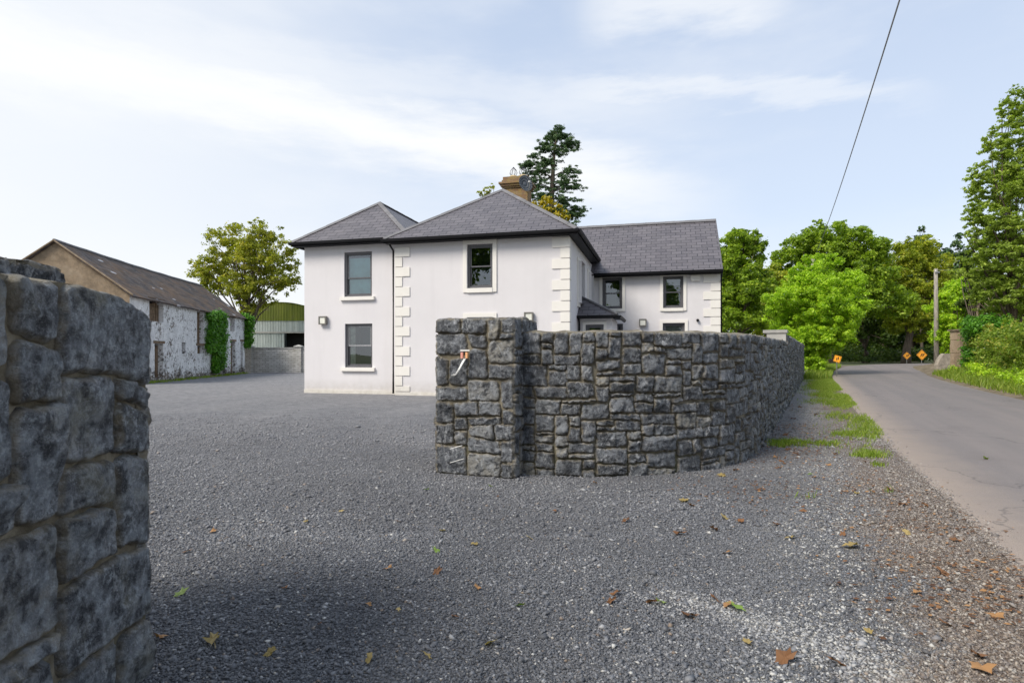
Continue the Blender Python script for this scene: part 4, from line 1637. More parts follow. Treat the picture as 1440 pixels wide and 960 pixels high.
def crown_clumps(lobes, rng, per=14, cr=.30):
    """lobes: list (x,y,z,r[,rz]) -> many sub clumps near each lobe's surface"""
    C, Rr = [], []
    for lb in lobes:
        x, y, z, r = lb[:4]
        rz = lb[4] if len(lb) > 4 else r * .85
        n = max(5, int(per))
        for i in range(n):
            d = rng.normal(size=3)
            d /= np.linalg.norm(d)
            f = rng.uniform(.45, .95)
            C.append((x + d[0] * r * f, y + d[1] * r * f, z + d[2] * rz * f))
            Rr.append(r * cr * rng.uniform(.65, 1.35))
    return np.array(C), np.array(Rr)


def tree(name, label, cat, px, Y, lobes_px, mat, n, size, group=None, per=14, cr=.30, trunk_r=.3, depth=1.0, shell=.5, branches=True, base_z=None, bark='bark', flat=.75, seed=1, aspect=.6, zmin=.3, trunk_top=None):
    rng = np.random.default_rng(seed)
    bx = Y * (px - 720) / FP
    bz = float(gz(bx, Y)) if base_z is None else base_z
    root = thing(name, label, cat, (bx, Y, bz), group)
    lobes = []
    for lp in lobes_px:
        x, y, rp = lp[:3]
        dy = lp[3] if len(lp) > 3 else 0
        YY = Y + dy * depth
        q_ = at(x, y, YY)
        r = rp * YY / FP
        lobes.append((q_[0], YY, q_[2], r))
        if len(lp) < 5 and r > 1.0:         # depth companions so the crown is round
            for sg in (-1, 1):
                lobes.append((q_[0] + rng.normal(0, .2) * r, YY + sg * r * .8, q_[2] + rng.normal(-.15, .15) * r, r * .78))
    C, Rr = crown_clumps(lobes, rng, per, cr)
    low = C[:, 2] < bz + zmin
    C[low, 2] = bz + zmin + rng.uniform(0, .5, low.sum())
    V, F, T = leaves(C, Rr, n, size, rng, flat=flat, shell=shell, aspect=aspect)
    ok = V[:, 2].reshape(-1, 4).min(1) > bz + .02
    V = V.reshape(-1, 4, 3)[ok].reshape(-1, 3)
    T = T[ok]
    F = np.arange(len(V)).reshape(-1, 4)
    npobj('crown', V, F, mat, root, tint=T)
    tr = MB()
    cz = np.array([l[2] for l in lobes])
    ctop = trunk_top if trunk_top is not None else float(np.percentile(cz, 75))
    cx = float(np.mean([l[0] for l in lobes]))
    cy = float(np.mean([l[1] for l in lobes]))
    k = 7
    pts = []
    for i in range(k + 1):
        f = i / k
        pts.append((bx + (cx - bx) * f ** 1.5 + rng.normal(0, .06) * trunk_r * 3, Y + (cy - Y) * f + rng.normal(0, .06) * trunk_r * 3, bz - .1 + (ctop - bz) * f))
    tr.tube(pts, [trunk_r * (1.25 if i == 0 else 1) * (1 - .78 * i / k) for i in range(k + 1)], 9)
    if branches:
        sel = rng.choice(len(C), min(len(C), 42), replace=False)
        for j in sel:
            f = rng.uniform(.3, .9)
            a = Vector(pts[int(f * k)])
            b = Vector(C[j])
            if b.z < a.z - .5:
                a = Vector(pts[2])
            m = a.lerp(b, .5) + Vector((0, 0, .12 * (b - a).length)) + Vector(rng.normal(0, .05, 3)) * (b - a).length
            r0 = trunk_r * .34 * (1.1 - f)
            tr.tube([a, a.lerp(m, .6), m, m.lerp(b, .6), b], r0, 5, r0 * .25)
    tr.build('trunk', M[bark], root, smooth=True)
    return root


# ash/sycamore behind the barn
tree('broadleaf_tree', 'loose yellow green tree behind the far end of the old barn', 'tree', 347, 56,
     [(345, 340, 30), (375, 330, 24), (320, 352, 26), (300, 372, 24), (283, 385, 16), (355, 372, 34), (390, 362, 26), (400, 395, 22), (335, 400, 30), (370, 405, 26), (318, 330, 14), (362, 316, 12), (404, 345, 14), (275, 370, 10), (300, 400, 18), (412, 390, 10), (350, 430, 16), (336, 322, 12)],
     LF['walltree'], 31000, .22, per=18, cr=.24, trunk_r=.42, base_z=0, seed=3, shell=.25, flat=.7, trunk_top=10.5)
# conifer and yellow tree behind the house
rc = np.random.default_rng(9)
con = thing('conifer_tree', 'tall ragged blue green conifer rising behind the chimney', 'tree', (at(770, 0, 42)[0], 42, 0))
Cc, Rc = [], []
rows = [(781, 184, 9), (790, 190, 8), (774, 197, 12), (797, 204, 14), (765, 207, 9), (784, 212, 17), (800, 203, 9), (754, 222, 13), (770, 228, 9), (748, 240, 15), (762, 243, 14), (742, 231, 8), (745, 256, 13), (760, 262, 17), (800, 240, 11), (798, 253, 15), (788, 262, 14), (806, 262, 10), (774, 276, 20), (752, 275, 12), (796, 280, 14), (812, 292, 9), (802, 296, 13), (786, 296, 16), (768, 295, 18), (808, 300, 8), (750, 292, 14), (760, 310, 18), (790, 312, 16), (770, 340, 30), (755, 380, 34), (785, 380, 34), (770, 430, 36)]
for x, y, r in rows:
    p = at(x, y, 42)
    rr = r * 42 / FP
    for j in range(34):
        o_ = rc.normal(size=3) * .62
        Cc.append((p[0] + o_[0] * rr * 1.0, 42 + o_[1] * rr * 1.2, p[2] + o_[2] * rr * .42 - .22 * abs(o_[0]) * rr + .1 * o_[0] * rr))
        Rc.append(rc.uniform(.07, .24))
V, F, T = leaves(np.array(Cc), np.array(Rc), 46000, .17, rc, flat=.4, shell=.0, aspect=.3)
npobj('crown', V, F, LF['conifer'], con, tint=T)
tr = MB()
P0 = [at(770, 520, 42), at(772, 400, 42), at(774, 330, 42), at(776, 270, 42), at(779, 220, 42), at(783, 186, 42)]
P0[0] = (P0[0][0], 42, -.1)
tr.tube(P0, [.42, .34, .26, .18, .11, .03], 9)
for x, y, r in rows[:-3]:
    b = Vector(at(x, y, 42))
    s_ = Vector(at(775 + (270 - min(y, 300)) * .05, y + 9, 42))
    tr.tube([s_, s_.lerp(b, .5) + Vector((0, 0, .1)), b], .06, 5, .02)
tr.build('trunk', M['bark'], con, smooth=True)
tree('yellowing_tree', 'yellowing bushy tree just behind the main roof hip', 'tree', 772, 36,
     [(757, 290, 12), (770, 284, 10), (782, 296, 12), (795, 306, 9), (770, 305, 16), (745, 300, 12), (765, 340, 30), (790, 350, 26)], LF['yellow'], 7000, .18, per=10, cr=.34, trunk_r=.2, base_z=0, seed=8)
tree('broadleaf_tree', 'small tuft of pale green tree showing left of the chimney', 'tree', 686, 44,
     [(684, 268, 7), (676, 272, 5), (692, 262, 5), (690, 290, 20), (690, 330, 30)], LF['walltree'], 3500, .22, per=9, cr=.34, trunk_r=.2, base_z=0, seed=10)

# trees right of the house
tree('broadleaf_tree', 'dark green tree immediately right of the farmhouse wing', 'tree', 1035, 44,
     [(1030, 345, 26), (1050, 340, 20), (1018, 365, 26), (1045, 372, 30), (1060, 345, 12), (1030, 405, 34), (1060, 400, 26), (1030, 445, 32), (1062, 440, 28), (1010, 420, 25), (1040, 326, 10), (1062, 330, 9)],
     LF['mid'], 42000, .20, group=None, per=22, cr=.24, trunk_r=.4, seed=12)
tree('broadleaf_tree', 'large domed green tree rising behind the bright laurel', 'tree', 1165, 62,
     [(1165, 335, 30), (1135, 338, 26), (1195, 338, 28), (1222, 352, 26), (1110, 352, 18), (1095, 362, 14), (1150, 360, 34), (1190, 370, 36), (1225, 385, 34), (1110, 385, 26), (1240, 345, 14), (1215, 325, 12), (1180, 318, 12), (1150, 318, 12), (1240, 420, 34), (1200, 420, 40), (1140, 420, 40), (1090, 400, 20)],
     LF['mid'], 70000, .27, per=24, cr=.22, trunk_r=.4, seed=13)
tree('broadleaf_tree', 'mid green tree between farmhouse and laurel, lower and rounder', 'tree', 1080, 50,
     [(1075, 385, 22), (1090, 400, 26), (1062, 410, 20), (1080, 440, 34), (1110, 450, 34)], LF['olive'], 16000, .24, per=14, cr=.27, trunk_r=.3, seed=14)
tree('laurel_bush', 'big bright yellow green laurel bush at the end of the stone wall', 'bush', 1150, 34,
     [(1150, 395, 34), (1120, 400, 24), (1180, 400, 28), (1100, 425, 26), (1140, 430, 34), (1178, 435, 34), (1202, 420, 16), (1196, 388, 14), (1150, 368, 16), (1172, 366, 14), (1122, 380, 14), (1090, 442, 18), (1115, 460, 30), (1154, 468, 32), (1184, 457, 20), (1140, 500, 24), (1152, 497, 16), (1130, 500, 26), (1146, 515, 12), (1085, 420, 10), (1134, 364, 8), (1207, 398, 8), (1160, 450, 40), (1130, 475, 34), (1110, 490, 22), (1150, 410, 36)],
     LF['laurel'], 170000, .125, per=34, cr=.20, trunk_r=.12, seed=15, shell=.3, branches=False, aspect=.42)
# right side of the road
tree('broadleaf_tree', 'olive green tree overhanging the road between laurel and utility pole', 'tree', 1275, 66,
     [(1280, 350, 24), (1262, 365, 24), (1300, 345, 20), (1255, 395, 26), (1285, 390, 34), (1315, 370, 24), (1310, 405, 30), (1270, 430, 30), (1300, 445, 28), (1325, 430, 24), (1335, 395, 18), (1262, 455, 18), (1300, 475, 20)],
     LF['olive'], 56000, .24, per=22, cr=.22, trunk_r=.45, seed=16, zmin=2.6)
tree('conifer_tree', 'thin dark conifer top above the trees left of the pole', 'tree', 1296, 78,
     [(1296, 322, 5, 0, 0), (1296, 332, 8, 0, 0), (1295, 343, 12, 0, 0), (1297, 358, 16, 0, 0), (1296, 380, 20, 0, 0)], LF['conifer'], 3500, .4, per=9, cr=.4, trunk_r=.2, seed=17, trunk_top=15)
tree('conifer_tree', 'ragged brownish conifer top just left of the tall right tree', 'tree', 1348, 70,
     [(1350, 332, 5, 0, 0), (1344, 345, 8, 0, 0), (1336, 358, 10, 0, 0), (1322, 345, 5, 0, 0), (1320, 358, 8, 0, 0), (1345, 370, 16, 0, 0), (1330, 385, 20, 0, 0)], LF['conifer'], 3800, .36, per=9, cr=.4, trunk_r=.2, seed=18, trunk_top=12)
tree('broadleaf_tree', 'tall feathery green tree at the right edge of the photo', 'tree', 1425, 31,
     [(1432, 150, 22), (1420, 185, 26), (1445, 190, 34), (1400, 215, 22), (1430, 230, 34), (1382, 250, 20), (1405, 265, 30), (1440, 280, 40), (1372, 290, 16), (1395, 305, 30), (1425, 325, 40), (1380, 335, 20), (1400, 360, 36), (1440, 380, 40), (1385, 385, 22), (1415, 410, 36), (1450, 430, 30), (1470, 240, 50), (1480, 340, 50), (1480, 420, 40), (1366, 268, 8), (1362, 330, 8), (1437, 132, 8), (1390, 205, 10), (1398, 182, 8), (1368, 305, 8), (1410, 160, 8), (1395, 197, 15), (1378, 240, 15), (1370, 265, 13), (1374, 300, 18), (1380, 350, 22), (1388, 400, 25), (1415, 150, 14), (1428, 128, 10), (1450, 150, 26)],
     LF['ash'], 105000, .15, per=32, cr=.155, trunk_r=.32, seed=19, shell=.1, flat=.6, aspect=.42, trunk_top=9)
tree('broadleaf_tree', 'light green tree between the utility pole and tall right tree', 'tree', 1345, 48,
     [(1350, 405, 20), (1335, 425, 20), (1360, 430, 22), (1338, 450, 20), (1365, 390, 16), (1330, 470, 18), (1350, 465, 20), (1330, 490, 12)],
     LF['laurel'], 22000, .17, per=14, cr=.27, trunk_r=.2, seed=20)
tree('broadleaf_tree', 'russet tinged tree behind the dead branches', 'tree', 1372, 44,
     [(1372, 360, 18), (1385, 385, 20), (1360, 372, 12), (1385, 420, 22), (1370, 405, 16)],
     LF['dark'], 12000, .2, per=14, cr=.28, trunk_r=.2, seed=21)
# the dark tunnel: tall trees over and beyond the bend
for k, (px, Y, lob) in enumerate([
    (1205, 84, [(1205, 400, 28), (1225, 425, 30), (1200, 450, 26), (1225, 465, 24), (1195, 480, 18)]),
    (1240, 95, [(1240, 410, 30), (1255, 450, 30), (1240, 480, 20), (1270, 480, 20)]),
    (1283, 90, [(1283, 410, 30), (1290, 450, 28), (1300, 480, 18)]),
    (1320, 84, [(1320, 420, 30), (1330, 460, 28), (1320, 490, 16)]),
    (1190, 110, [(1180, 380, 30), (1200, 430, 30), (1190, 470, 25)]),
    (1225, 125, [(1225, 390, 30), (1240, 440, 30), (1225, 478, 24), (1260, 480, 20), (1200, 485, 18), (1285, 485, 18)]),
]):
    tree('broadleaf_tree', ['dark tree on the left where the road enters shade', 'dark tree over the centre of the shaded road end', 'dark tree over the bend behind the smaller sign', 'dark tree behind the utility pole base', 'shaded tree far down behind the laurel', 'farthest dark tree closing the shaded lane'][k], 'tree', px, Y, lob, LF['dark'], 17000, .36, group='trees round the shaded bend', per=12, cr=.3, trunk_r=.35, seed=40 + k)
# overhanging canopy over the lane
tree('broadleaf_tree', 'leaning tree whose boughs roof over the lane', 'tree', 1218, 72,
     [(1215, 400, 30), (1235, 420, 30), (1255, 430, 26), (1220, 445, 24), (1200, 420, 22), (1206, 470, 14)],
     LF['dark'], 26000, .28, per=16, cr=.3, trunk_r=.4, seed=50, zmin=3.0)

for k, (x_, y_, h_) in enumerate(((-34, -26, 22), (-22, -30, 24), (-10, -28, 21), (3, -32, 24), (16, -28, 21))):
    rng_ = np.random.default_rng(90 + k)
    rt = thing('broadleaf_tree', ['westernmost', 'second', 'middle', 'fourth', 'easternmost'][k] + ' of the tall trees behind the viewer mirrored in the windows', 'tree', (x_, y_, 0), 'trees mirrored in the windows')
    lb = [(x_ + rng_.uniform(-3.5, 3.5), y_ + rng_.uniform(-2.5, 2.5), rng_.uniform(.2, .88) * h_, rng_.uniform(2.4, 3.8)) for _ in range(14)]
    C, Rr = crown_clumps(lb, rng_, 12, .34)
    V, F, T = leaves(C, Rr, 24000, .6, rng_)
    npobj('crown', V, F, LF['mid'], rt, tint=T)
    MB().tube([(x_, y_, -.1), (x_, y_, h_ * .7)], .35, 8, .1).build('trunk', M['bark'], rt, smooth=True)

# dead branches
db = MB()
rd = random.Random(5)
bx0, by0, bz0 = at(1408, 438, 34)
for k in range(16):
    a = Vector((bx0 + rd.uniform(-.5, .5), 34 + rd.uniform(-.4, .4), bz0 - 1.2))
    d = Vector((rd.uniform(-.9, .4), rd.uniform(-.3, .3), rd.uniform(.5, 1.2)))
    pts = [a]
    for j in range(5):
        d = (d + Vector((rd.uniform(-.5, .5), rd.uniform(-.3, .3), rd.uniform(-.25, .3)))).normalized()
        pts.append(pts[-1] + d * rd.uniform(.3, .55))
    db.tube(pts, .05, 5, .012)
    for j in (2, 3, 4):
        e_ = pts[j] + Vector((rd.uniform(-.5, .5), 0, rd.uniform(.1, .5)))
        db.tube([pts[j], e_], .02, 4, .006)
tag(db.build('dead_branches', M['bark2'], loc=(bx0, 34, .5), smooth=True), 'pale bare dead branches sticking up above the hedge', 'dead branches')


# generic leafy volumes: hedges and ivy
def leafy(name, label, cat, C, Rr, n, size, mat, loc, seed, kind=None, flat=.8):
    rng = np.random.default_rng(seed)
    V, F, T = leaves(np.array(C), np.array(Rr), n, size, rng, flat=flat, shell=.4)
    z = V[:, 2].reshape(-1, 4).min(1)
    cx = V[:, 0].reshape(-1, 4)[:, 0]
    cy = V[:, 1].reshape(-1, 4)[:, 0]
    ok = z > gz(cx, cy) + .0
    V = V.reshape(-1, 4, 3)[ok].reshape(-1, 3)
    return tag(npobj(name, V, np.arange(len(V)).reshape(-1, 4), mat, loc=loc, tint=T[ok]), label, cat, kind=kind)


rh = np.random.default_rng(21)
C, Rr = [], []
Rl = smooth_line(RE, 400)
Rdl = np.gradient(Rl, axis=0)
Rnl = np.c_[Rdl[:, 1], -Rdl[:, 0]] / np.hypot(*Rdl.T)[:, None]
for k in range(400):
    if not (6 < Rl[k, 1] < 33.6):
        continue
    for j in range(9):
        o_ = rh.uniform(1.9, 3.6)
        p = Rl[k] + Rnl[k] * o_
        C.append((p[0], p[1], float(gz(p[0], p[1])) + rh.uniform(.3, 2.75) * (1 - .1 * rh.random())))
        Rr.append(rh.uniform(.25, .42))
leafy('hedge', 'mixed clipped hedge along the right side of the road', 'hedge', C, Rr, 100000, .115, LF['hedge'], (20, 20, 0), 31)
C, Rr = [], []
for k in range(60):
    p = at(rh.uniform(1368, 1402), rh.uniform(447, 468), 31)
    C.append((p[0], 31 + rh.uniform(-.8, .8), p[2]))
    Rr.append(rh.uniform(.2, .35))
for k in range(50):
    p = at(rh.uniform(1362, 1372), rh.uniform(460, 515), 32)
    C.append((p[0], 32 + rh.uniform(-.5, .5), p[2]))
    Rr.append(rh.uniform(.2, .3))
leafy('ivy_clump', 'dark glossy ivy mound on the hedge behind the stone pier', 'ivy', C, Rr, 14000, .11, LF['ivy'], (26, 31, 0), 32)
# brush under the dark trees on the far side
C, Rr = [], []
for k in range(260):
    x = rh.uniform(20, 60)
    y = rh.uniform(68, 84)
    if y < 58 + .35 * (x - 20) - 4 and x > 34:
        continue
    C.append((x, y + max(0, (x - 40) * .2), .5 + rh.uniform(0, 1.4)))
    Rr.append(rh.uniform(.5, 1.0))
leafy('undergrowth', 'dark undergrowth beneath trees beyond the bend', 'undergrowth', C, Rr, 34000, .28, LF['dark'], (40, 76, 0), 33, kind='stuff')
# distant woodland mass closing the view behind everything on the right
C, Rr = [], []
for k in range(420):
    x = rh.uniform(30, 130)
    C.append((x, 118 + rh.uniform(-6, 8), rh.uniform(0, 17)))
    Rr.append(rh.uniform(1.2, 2.4))
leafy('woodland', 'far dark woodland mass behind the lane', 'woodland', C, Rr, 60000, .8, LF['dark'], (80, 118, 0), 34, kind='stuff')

# ivy on the barn
C, Rr = [], []
for k in range(240):
    px = rh.uniform(288, 312)
    py = rh.uniform(440, 524)
    if py > 495 and (px < 297 - (0) or px > 309):
        continue
    if py > 470 and px > 310.5:
        continue
    a, z = bt_(px, py)
    p = TB((a, .12 + rh.uniform(0, .15), min(z, BE + .1)))
    C.append(p)
    Rr.append(rh.uniform(.2, .36))
leafy('ivy', 'bright green ivy climbing the middle of the barn front', 'ivy', C, Rr, 16000, .13, LF['ivy'], TB((11, .2, 2)), 35)
C, Rr = [], []
for k in range(60):
    a, z = BL + rh.uniform(-.05, .25), rh.uniform(2.0, 4.5)
    p = TB((a, .1 + rh.uniform(-.3, .4), z))
    C.append(p)
    Rr.append(rh.uniform(.18, .34))
for k in range(60):
    p = TB((rh.uniform(8, BL), -BW / 2 + rh.uniform(-.2, .2) + 0, 0))
leafy('ivy', 'narrow strip of ivy on the far end corner of the barn', 'ivy', C, Rr, 5000, .14, LF['ivy'], TB((BL, .2, 2)), 36)

# ------------------------------------------------------------------ dutch barn
DY = 62
dcx = at(396, 0, DY)[0]
dbn = thing('dutch_barn', 'round roofed hay barn of green and pale corrugated iron', 'barn', (dcx, DY, 0))
hw = 4.15
zs0 = at(0, 451, DY)[2]
ztop = at(0, 425, DY)[2]


def corr(x):
    return .035 * math.sin(x * 2 * math.pi / .17)


def sheet_wall(x0, x1, zl, zh, mat, nm, yo=0):
    m = MB()
    n = int((x1 - x0) / .0425)
    for k in range(n):
        a, b = x0 + (x1 - x0) * k / n, x0 + (x1 - x0) * (k + 1) / n
        ha = zh(a) if callable(zh) else zh
        hb = zh(b) if callable(zh) else zh
        m.poly([(dcx + a, DY + yo + corr(a), zl), (dcx + b, DY + yo + corr(b), zl), (dcx + b, DY + yo + corr(b), hb), (dcx + a, DY + yo + corr(a), ha)])
    m.build(nm, mat, dbn)


arc = lambda x: zs0 - .3 + (ztop - zs0 + .3) * math.sqrt(max(0, 1 - (x / hw) ** 2)) ** .9
zr = at(0, 467, DY)[2]
sheet_wall(-hw + .03, hw - .03, zs0, lambda x: max(zs0 + .01, arc(x) - .05), M['green_tin'], 'gable_sheeting', -.05)
sheet_wall(-hw, hw, zr, zs0, M['grey_tin'], 'wall_sheeting')
sheet_wall(-hw, at(400, 0, DY)[0] - dcx, 0, zr, M['grey_tin'], 'wall_sheeting', -.06)
MB().box(dcx - hw, dcx + hw, DY - .16, DY - .1, zr - .1, zr + .04).build('rail', M['coping'], dbn)
m = MB()
n = 28
for k in range(n):
    a, b = -hw - .05 + (2 * hw + .1) * k / n, -hw - .05 + (2 * hw + .1) * (k + 1) / n
    m.poly([(dcx + a, DY - .12, arc(a) + .02), (dcx + b, DY - .12, arc(b) + .02), (dcx + b, DY + 16, arc(b) + .02), (dcx + a, DY + 16, arc(a) + .02)])
o = m.build('roof', M['green_tin'], dbn, smooth=True)
so = o.modifiers.new('s', 'SOLIDIFY')
so.thickness = .06
m = MB()
m.poly([(dcx - hw, DY, 0), (dcx - hw, DY + 16, 0), (dcx - hw, DY + 16, zs0), (dcx - hw, DY, zs0)])
m.poly([(dcx + hw, DY, 0), (dcx + hw, DY + 16, 0), (dcx + hw, DY + 16, zs0), (dcx + hw, DY, zs0)])
m.poly([(dcx - hw, DY + 16, 0), (dcx + hw, DY + 16, 0), (dcx + hw, DY + 16, zs0), (dcx - hw, DY + 16, zs0)])
m.build('side_sheeting', M['grey_tin'], dbn)
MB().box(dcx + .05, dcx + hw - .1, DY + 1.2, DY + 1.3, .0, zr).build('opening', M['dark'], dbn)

# block wall in front
WY = 46
xa, xb = at(344, 0, WY)[0], at(445, 0, WY)[0]
zt = at(0, 488.5, WY)[2]
bw = thing('block_wall', 'grey concrete block wall with capped piers in front of the hay barn', 'wall', (xa, WY, 0))
MB().box(xa + .45, xb, WY, WY + .2, -.1, zt - .07).build('panel', M['block'], bw)
MB().box(xa + .46, xb, WY - .04, WY + .24, zt - .068, zt + .01).build('coping', M['coping'], bw)
for px in (350, 419.5):
    x = at(px, 0, WY)[0]
    p = MB().box(x - .26, x + .26, WY - .14, WY + .34, -.1, zt + .03).build('pier', M['block'], bw)
    c = MB()
    z0 = zt + .033
    c.box(x - .32, x + .32, WY - .2, WY + .4, z0, z0 + .07)
    for q in (((-.32, -.2), (.32, -.2)), ((.32, -.2), (.32, .4)), ((.32, .4), (-.32, .4)), ((-.32, .4), (-.32, -.2))):
        c.poly([(x + q[0][0], WY + q[0][1], z0 + .072), (x + q[1][0], WY + q[1][1], z0 + .072), (x, WY + .1, z0 + .2)])
    c.build('pier_cap', M['coping'], p)

# ------------------------------------------------------------------ roadside things
# right pier and low walls
px_, py_, pz_ = at(1352.5, 519, 36)
pp = thing('stone_pier', 'tall pebbly stone gate pier with flat cap right of the road', 'gate pier', (px_, 36, pz_))
m = MB()
rr_ = random.Random(3)
for k in range(10):
    j = rr_.uniform(-.02, .02)
    z0 = pz_ - .3 + k * .265
    m.box(px_ - .42 + j, px_ + .42 + j, 35.6, 36.4, z0, z0 + .264)
m.build('shaft', M['rubble'], pp, bevel=.03)
MB().box(px_ - .52, px_ + .52, 35.5, 36.5, pz_ + 2.36, pz_ + 2.46).build('cap', M['dirt'], pp, bevel=.02)
x0_, _, z0_ = at(1319, 518, 39)
x1_ = at(1346, 0, 39)[0]
lwm = MB()
n = 14
for k in range(n):
    a, b = x0_ + (x1_ - x0_) * k / n, x0_ + (x1_ - x0_) * (k + 1) / n
    h0 = 1.0 * math.sqrt(min(1, (k + .3) / 5))
    h1 = 1.0 * math.sqrt(min(1, (k + 1.3) / 5))
    lwm.prism([(a, z0_ - .2), (b, z0_ - .2), (b, z0_ + h1), (a, z0_ + h0)], 39, 39.35)
tag(lwm.build('garden_wall', M['concrete'], loc=(x0_, 39, z0_)), 'low curved rendered wall between utility pole and stone pier', 'wall')
x0_, _, z0_ = at(1252, 512, 84)
x1_ = at(1292, 0, 84)[0]
m = MB().box(x0_, x1_, 84, 84.4, .2, 1.9)
o = m.build('boundary_wall', M['concrete'], loc=(x0_, 84, .2), bevel=.08)
tag(o, 'tan wall beyond the bend behind the orange signs', 'wall')

pole_x, _, pole_z = at(1316, 515, 48)
zt_ = at(0, 378, 48)[2]
up_ = thing('utility_pole', 'wooden utility pole right of the road beside the low wall', 'utility pole', (pole_x, 48, pole_z), 'utility poles')
MB().tube([(pole_x + .06, 48, pole_z - .3), (pole_x + .03, 48, pole_z + 4), (pole_x, 48, zt_)], [.19, .16, .13], 12).build('shaft', M['pole'], up_, smooth=True)
MB().box(pole_x - .2, pole_x + .2, 47.82, 47.86, zt_ - .35, zt_ - .25).build('crossarm', M['metal'], up_)
MB().tube([(pole_x - .14, 47.82, zt_ - .25), (pole_x - .14, 47.82, zt_ - .1)], .03, 6).build('insulator', M['white'], up_)
p2x, _, _ = at(1144, 0, 37)
p2t = at(0, 361, 37)[2]
u2 = thing('utility_pole', 'utility pole whose top pokes out of the bright laurel', 'utility pole', (p2x, 37, 0), 'utility poles')
MB().tube([(p2x, 37, -.2), (p2x, 37, p2t)], [.17, .13], 12).build('shaft', M['pole'], u2, smooth=True)
MB().tube([(p2x, 36.85, p2t - .2), (p2x, 36.85, p2t - .05)], .03, 6).build('insulator', M['white'], u2)


def cable(name, A_, B_, sag, r, label):
    A_, B_ = Vector(A_), Vector(B_)
    pts = [A_.lerp(B_, k / 50) - Vector((0, 0, sag * 4 * (k / 50) * (1 - k / 50))) for k in range(51)]
    tag(MB().tube(pts, r, 6).build(name, M['pole_grey'], loc=tuple(A_), smooth=True), label, 'cable')


WA = Vector((p2x, 36.85, p2t))
near = Vector((5.75, 8.5, 6.57))
dirw = (near - WA)
end = Vector((-6.5, -17.5, 8.3))
cable('overhead_cable', WA, end, 1.05, .013, 'single overhead cable crossing the sky at right')
cable('overhead_cable', (pole_x, 47.85, zt_ - .12), (pole_x + 14, 50, zt_ + 1.1), .3, .012, 'thin service cable from the right pole into trees')


def sign(px, Y, diag, zc_px, label, tilt=0, yaw=0, orange='orange', basez=None):
    x, _, zc = at(px, zc_px, Y)
    zg = basez if basez is not None else float(gz(x, Y)) + .02
    o = thing('road_sign', label, 'road sign', (x, Y, zg), 'orange diamond road signs')
    cy, sy_ = math.cos(yaw), math.sin(yaw)
    ct, st = math.cos(tilt), math.sin(tilt)

    def T_(p):
        a, b, c = p
        a, c = a * ct - c * st, a * st + c * ct
        return (x + a * cy - b * sy_, Y + a * sy_ + b * cy, zc + c)
    h = diag / 2
    rc_ = h * .08
    dia = [(-h, -0), (-h + rc_, -rc_), (-rc_, -h + rc_), (rc_, -h + rc_), (h - rc_, -rc_), (h, 0), (h - rc_, rc_), (rc_, h - rc_), (-rc_, h - rc_), (-h + rc_, rc_)]
    pn = MB(T_).prism([(a, c) for a, c in dia], 0, .02).build('panel', M[orange], o)
    bd = MB(T_)
    h1, h2 = h * .90, h * .83
    for k in range(4):
        f = [(h1, 0), (0, h1), (-h1, 0), (0, -h1)]
        g = [(h2, 0), (0, h2), (-h2, 0), (0, -h2)]
        a, b, c, d = f[k], f[(k + 1) % 4], g[(k + 1) % 4], g[k]
        bd.poly([(a[0], -.004, a[1]), (b[0], -.004, b[1]), (c[0], -.004, c[1]), (d[0], -.004, d[1])])
    bd.build('border', M['sblack'], pn)
    sy2 = MB(T_)
    for s in (-.2, .16):
        q = [(s * h - .14 * h, -.30 * h), (s * h + .02 * h, -.30 * h), (s * h + .22 * h, .10 * h), (s * h + .06 * h, .10 * h)]
        sy2.prism(q, -.008, -.003)
        q = [(s * h - .02 * h, .08 * h), (s * h + .30 * h, .02 * h), (s * h + .26 * h, .36 * h)]
        sy2.prism(q, -.012, -.009)
    sy2.build('symbol', M['sblack'], pn)
    MB(lambda p: (x + p[0], Y + p[1], p[2])).tube([(0, .05, zg - .1), (0, .05, zc + h * .3)], .03, 8).build('post', M['metal'], o)


sign(1296.5, 54, 1.0, 499, 'orange diamond warning sign nearest the utility pole, larger one')
sign(1275.5, 62, .85, 500, 'smaller looking orange diamond warning sign farther along the bend')
sign(1177.5, 31.5, .5, 504.5, 'tilted orange warning sign half hidden by the laurel on left verge', tilt=.5, yaw=-.9)

# ------------------------------------------------------------------ gravel chippings
rg = np.random.default_rng(77)
BASE = []


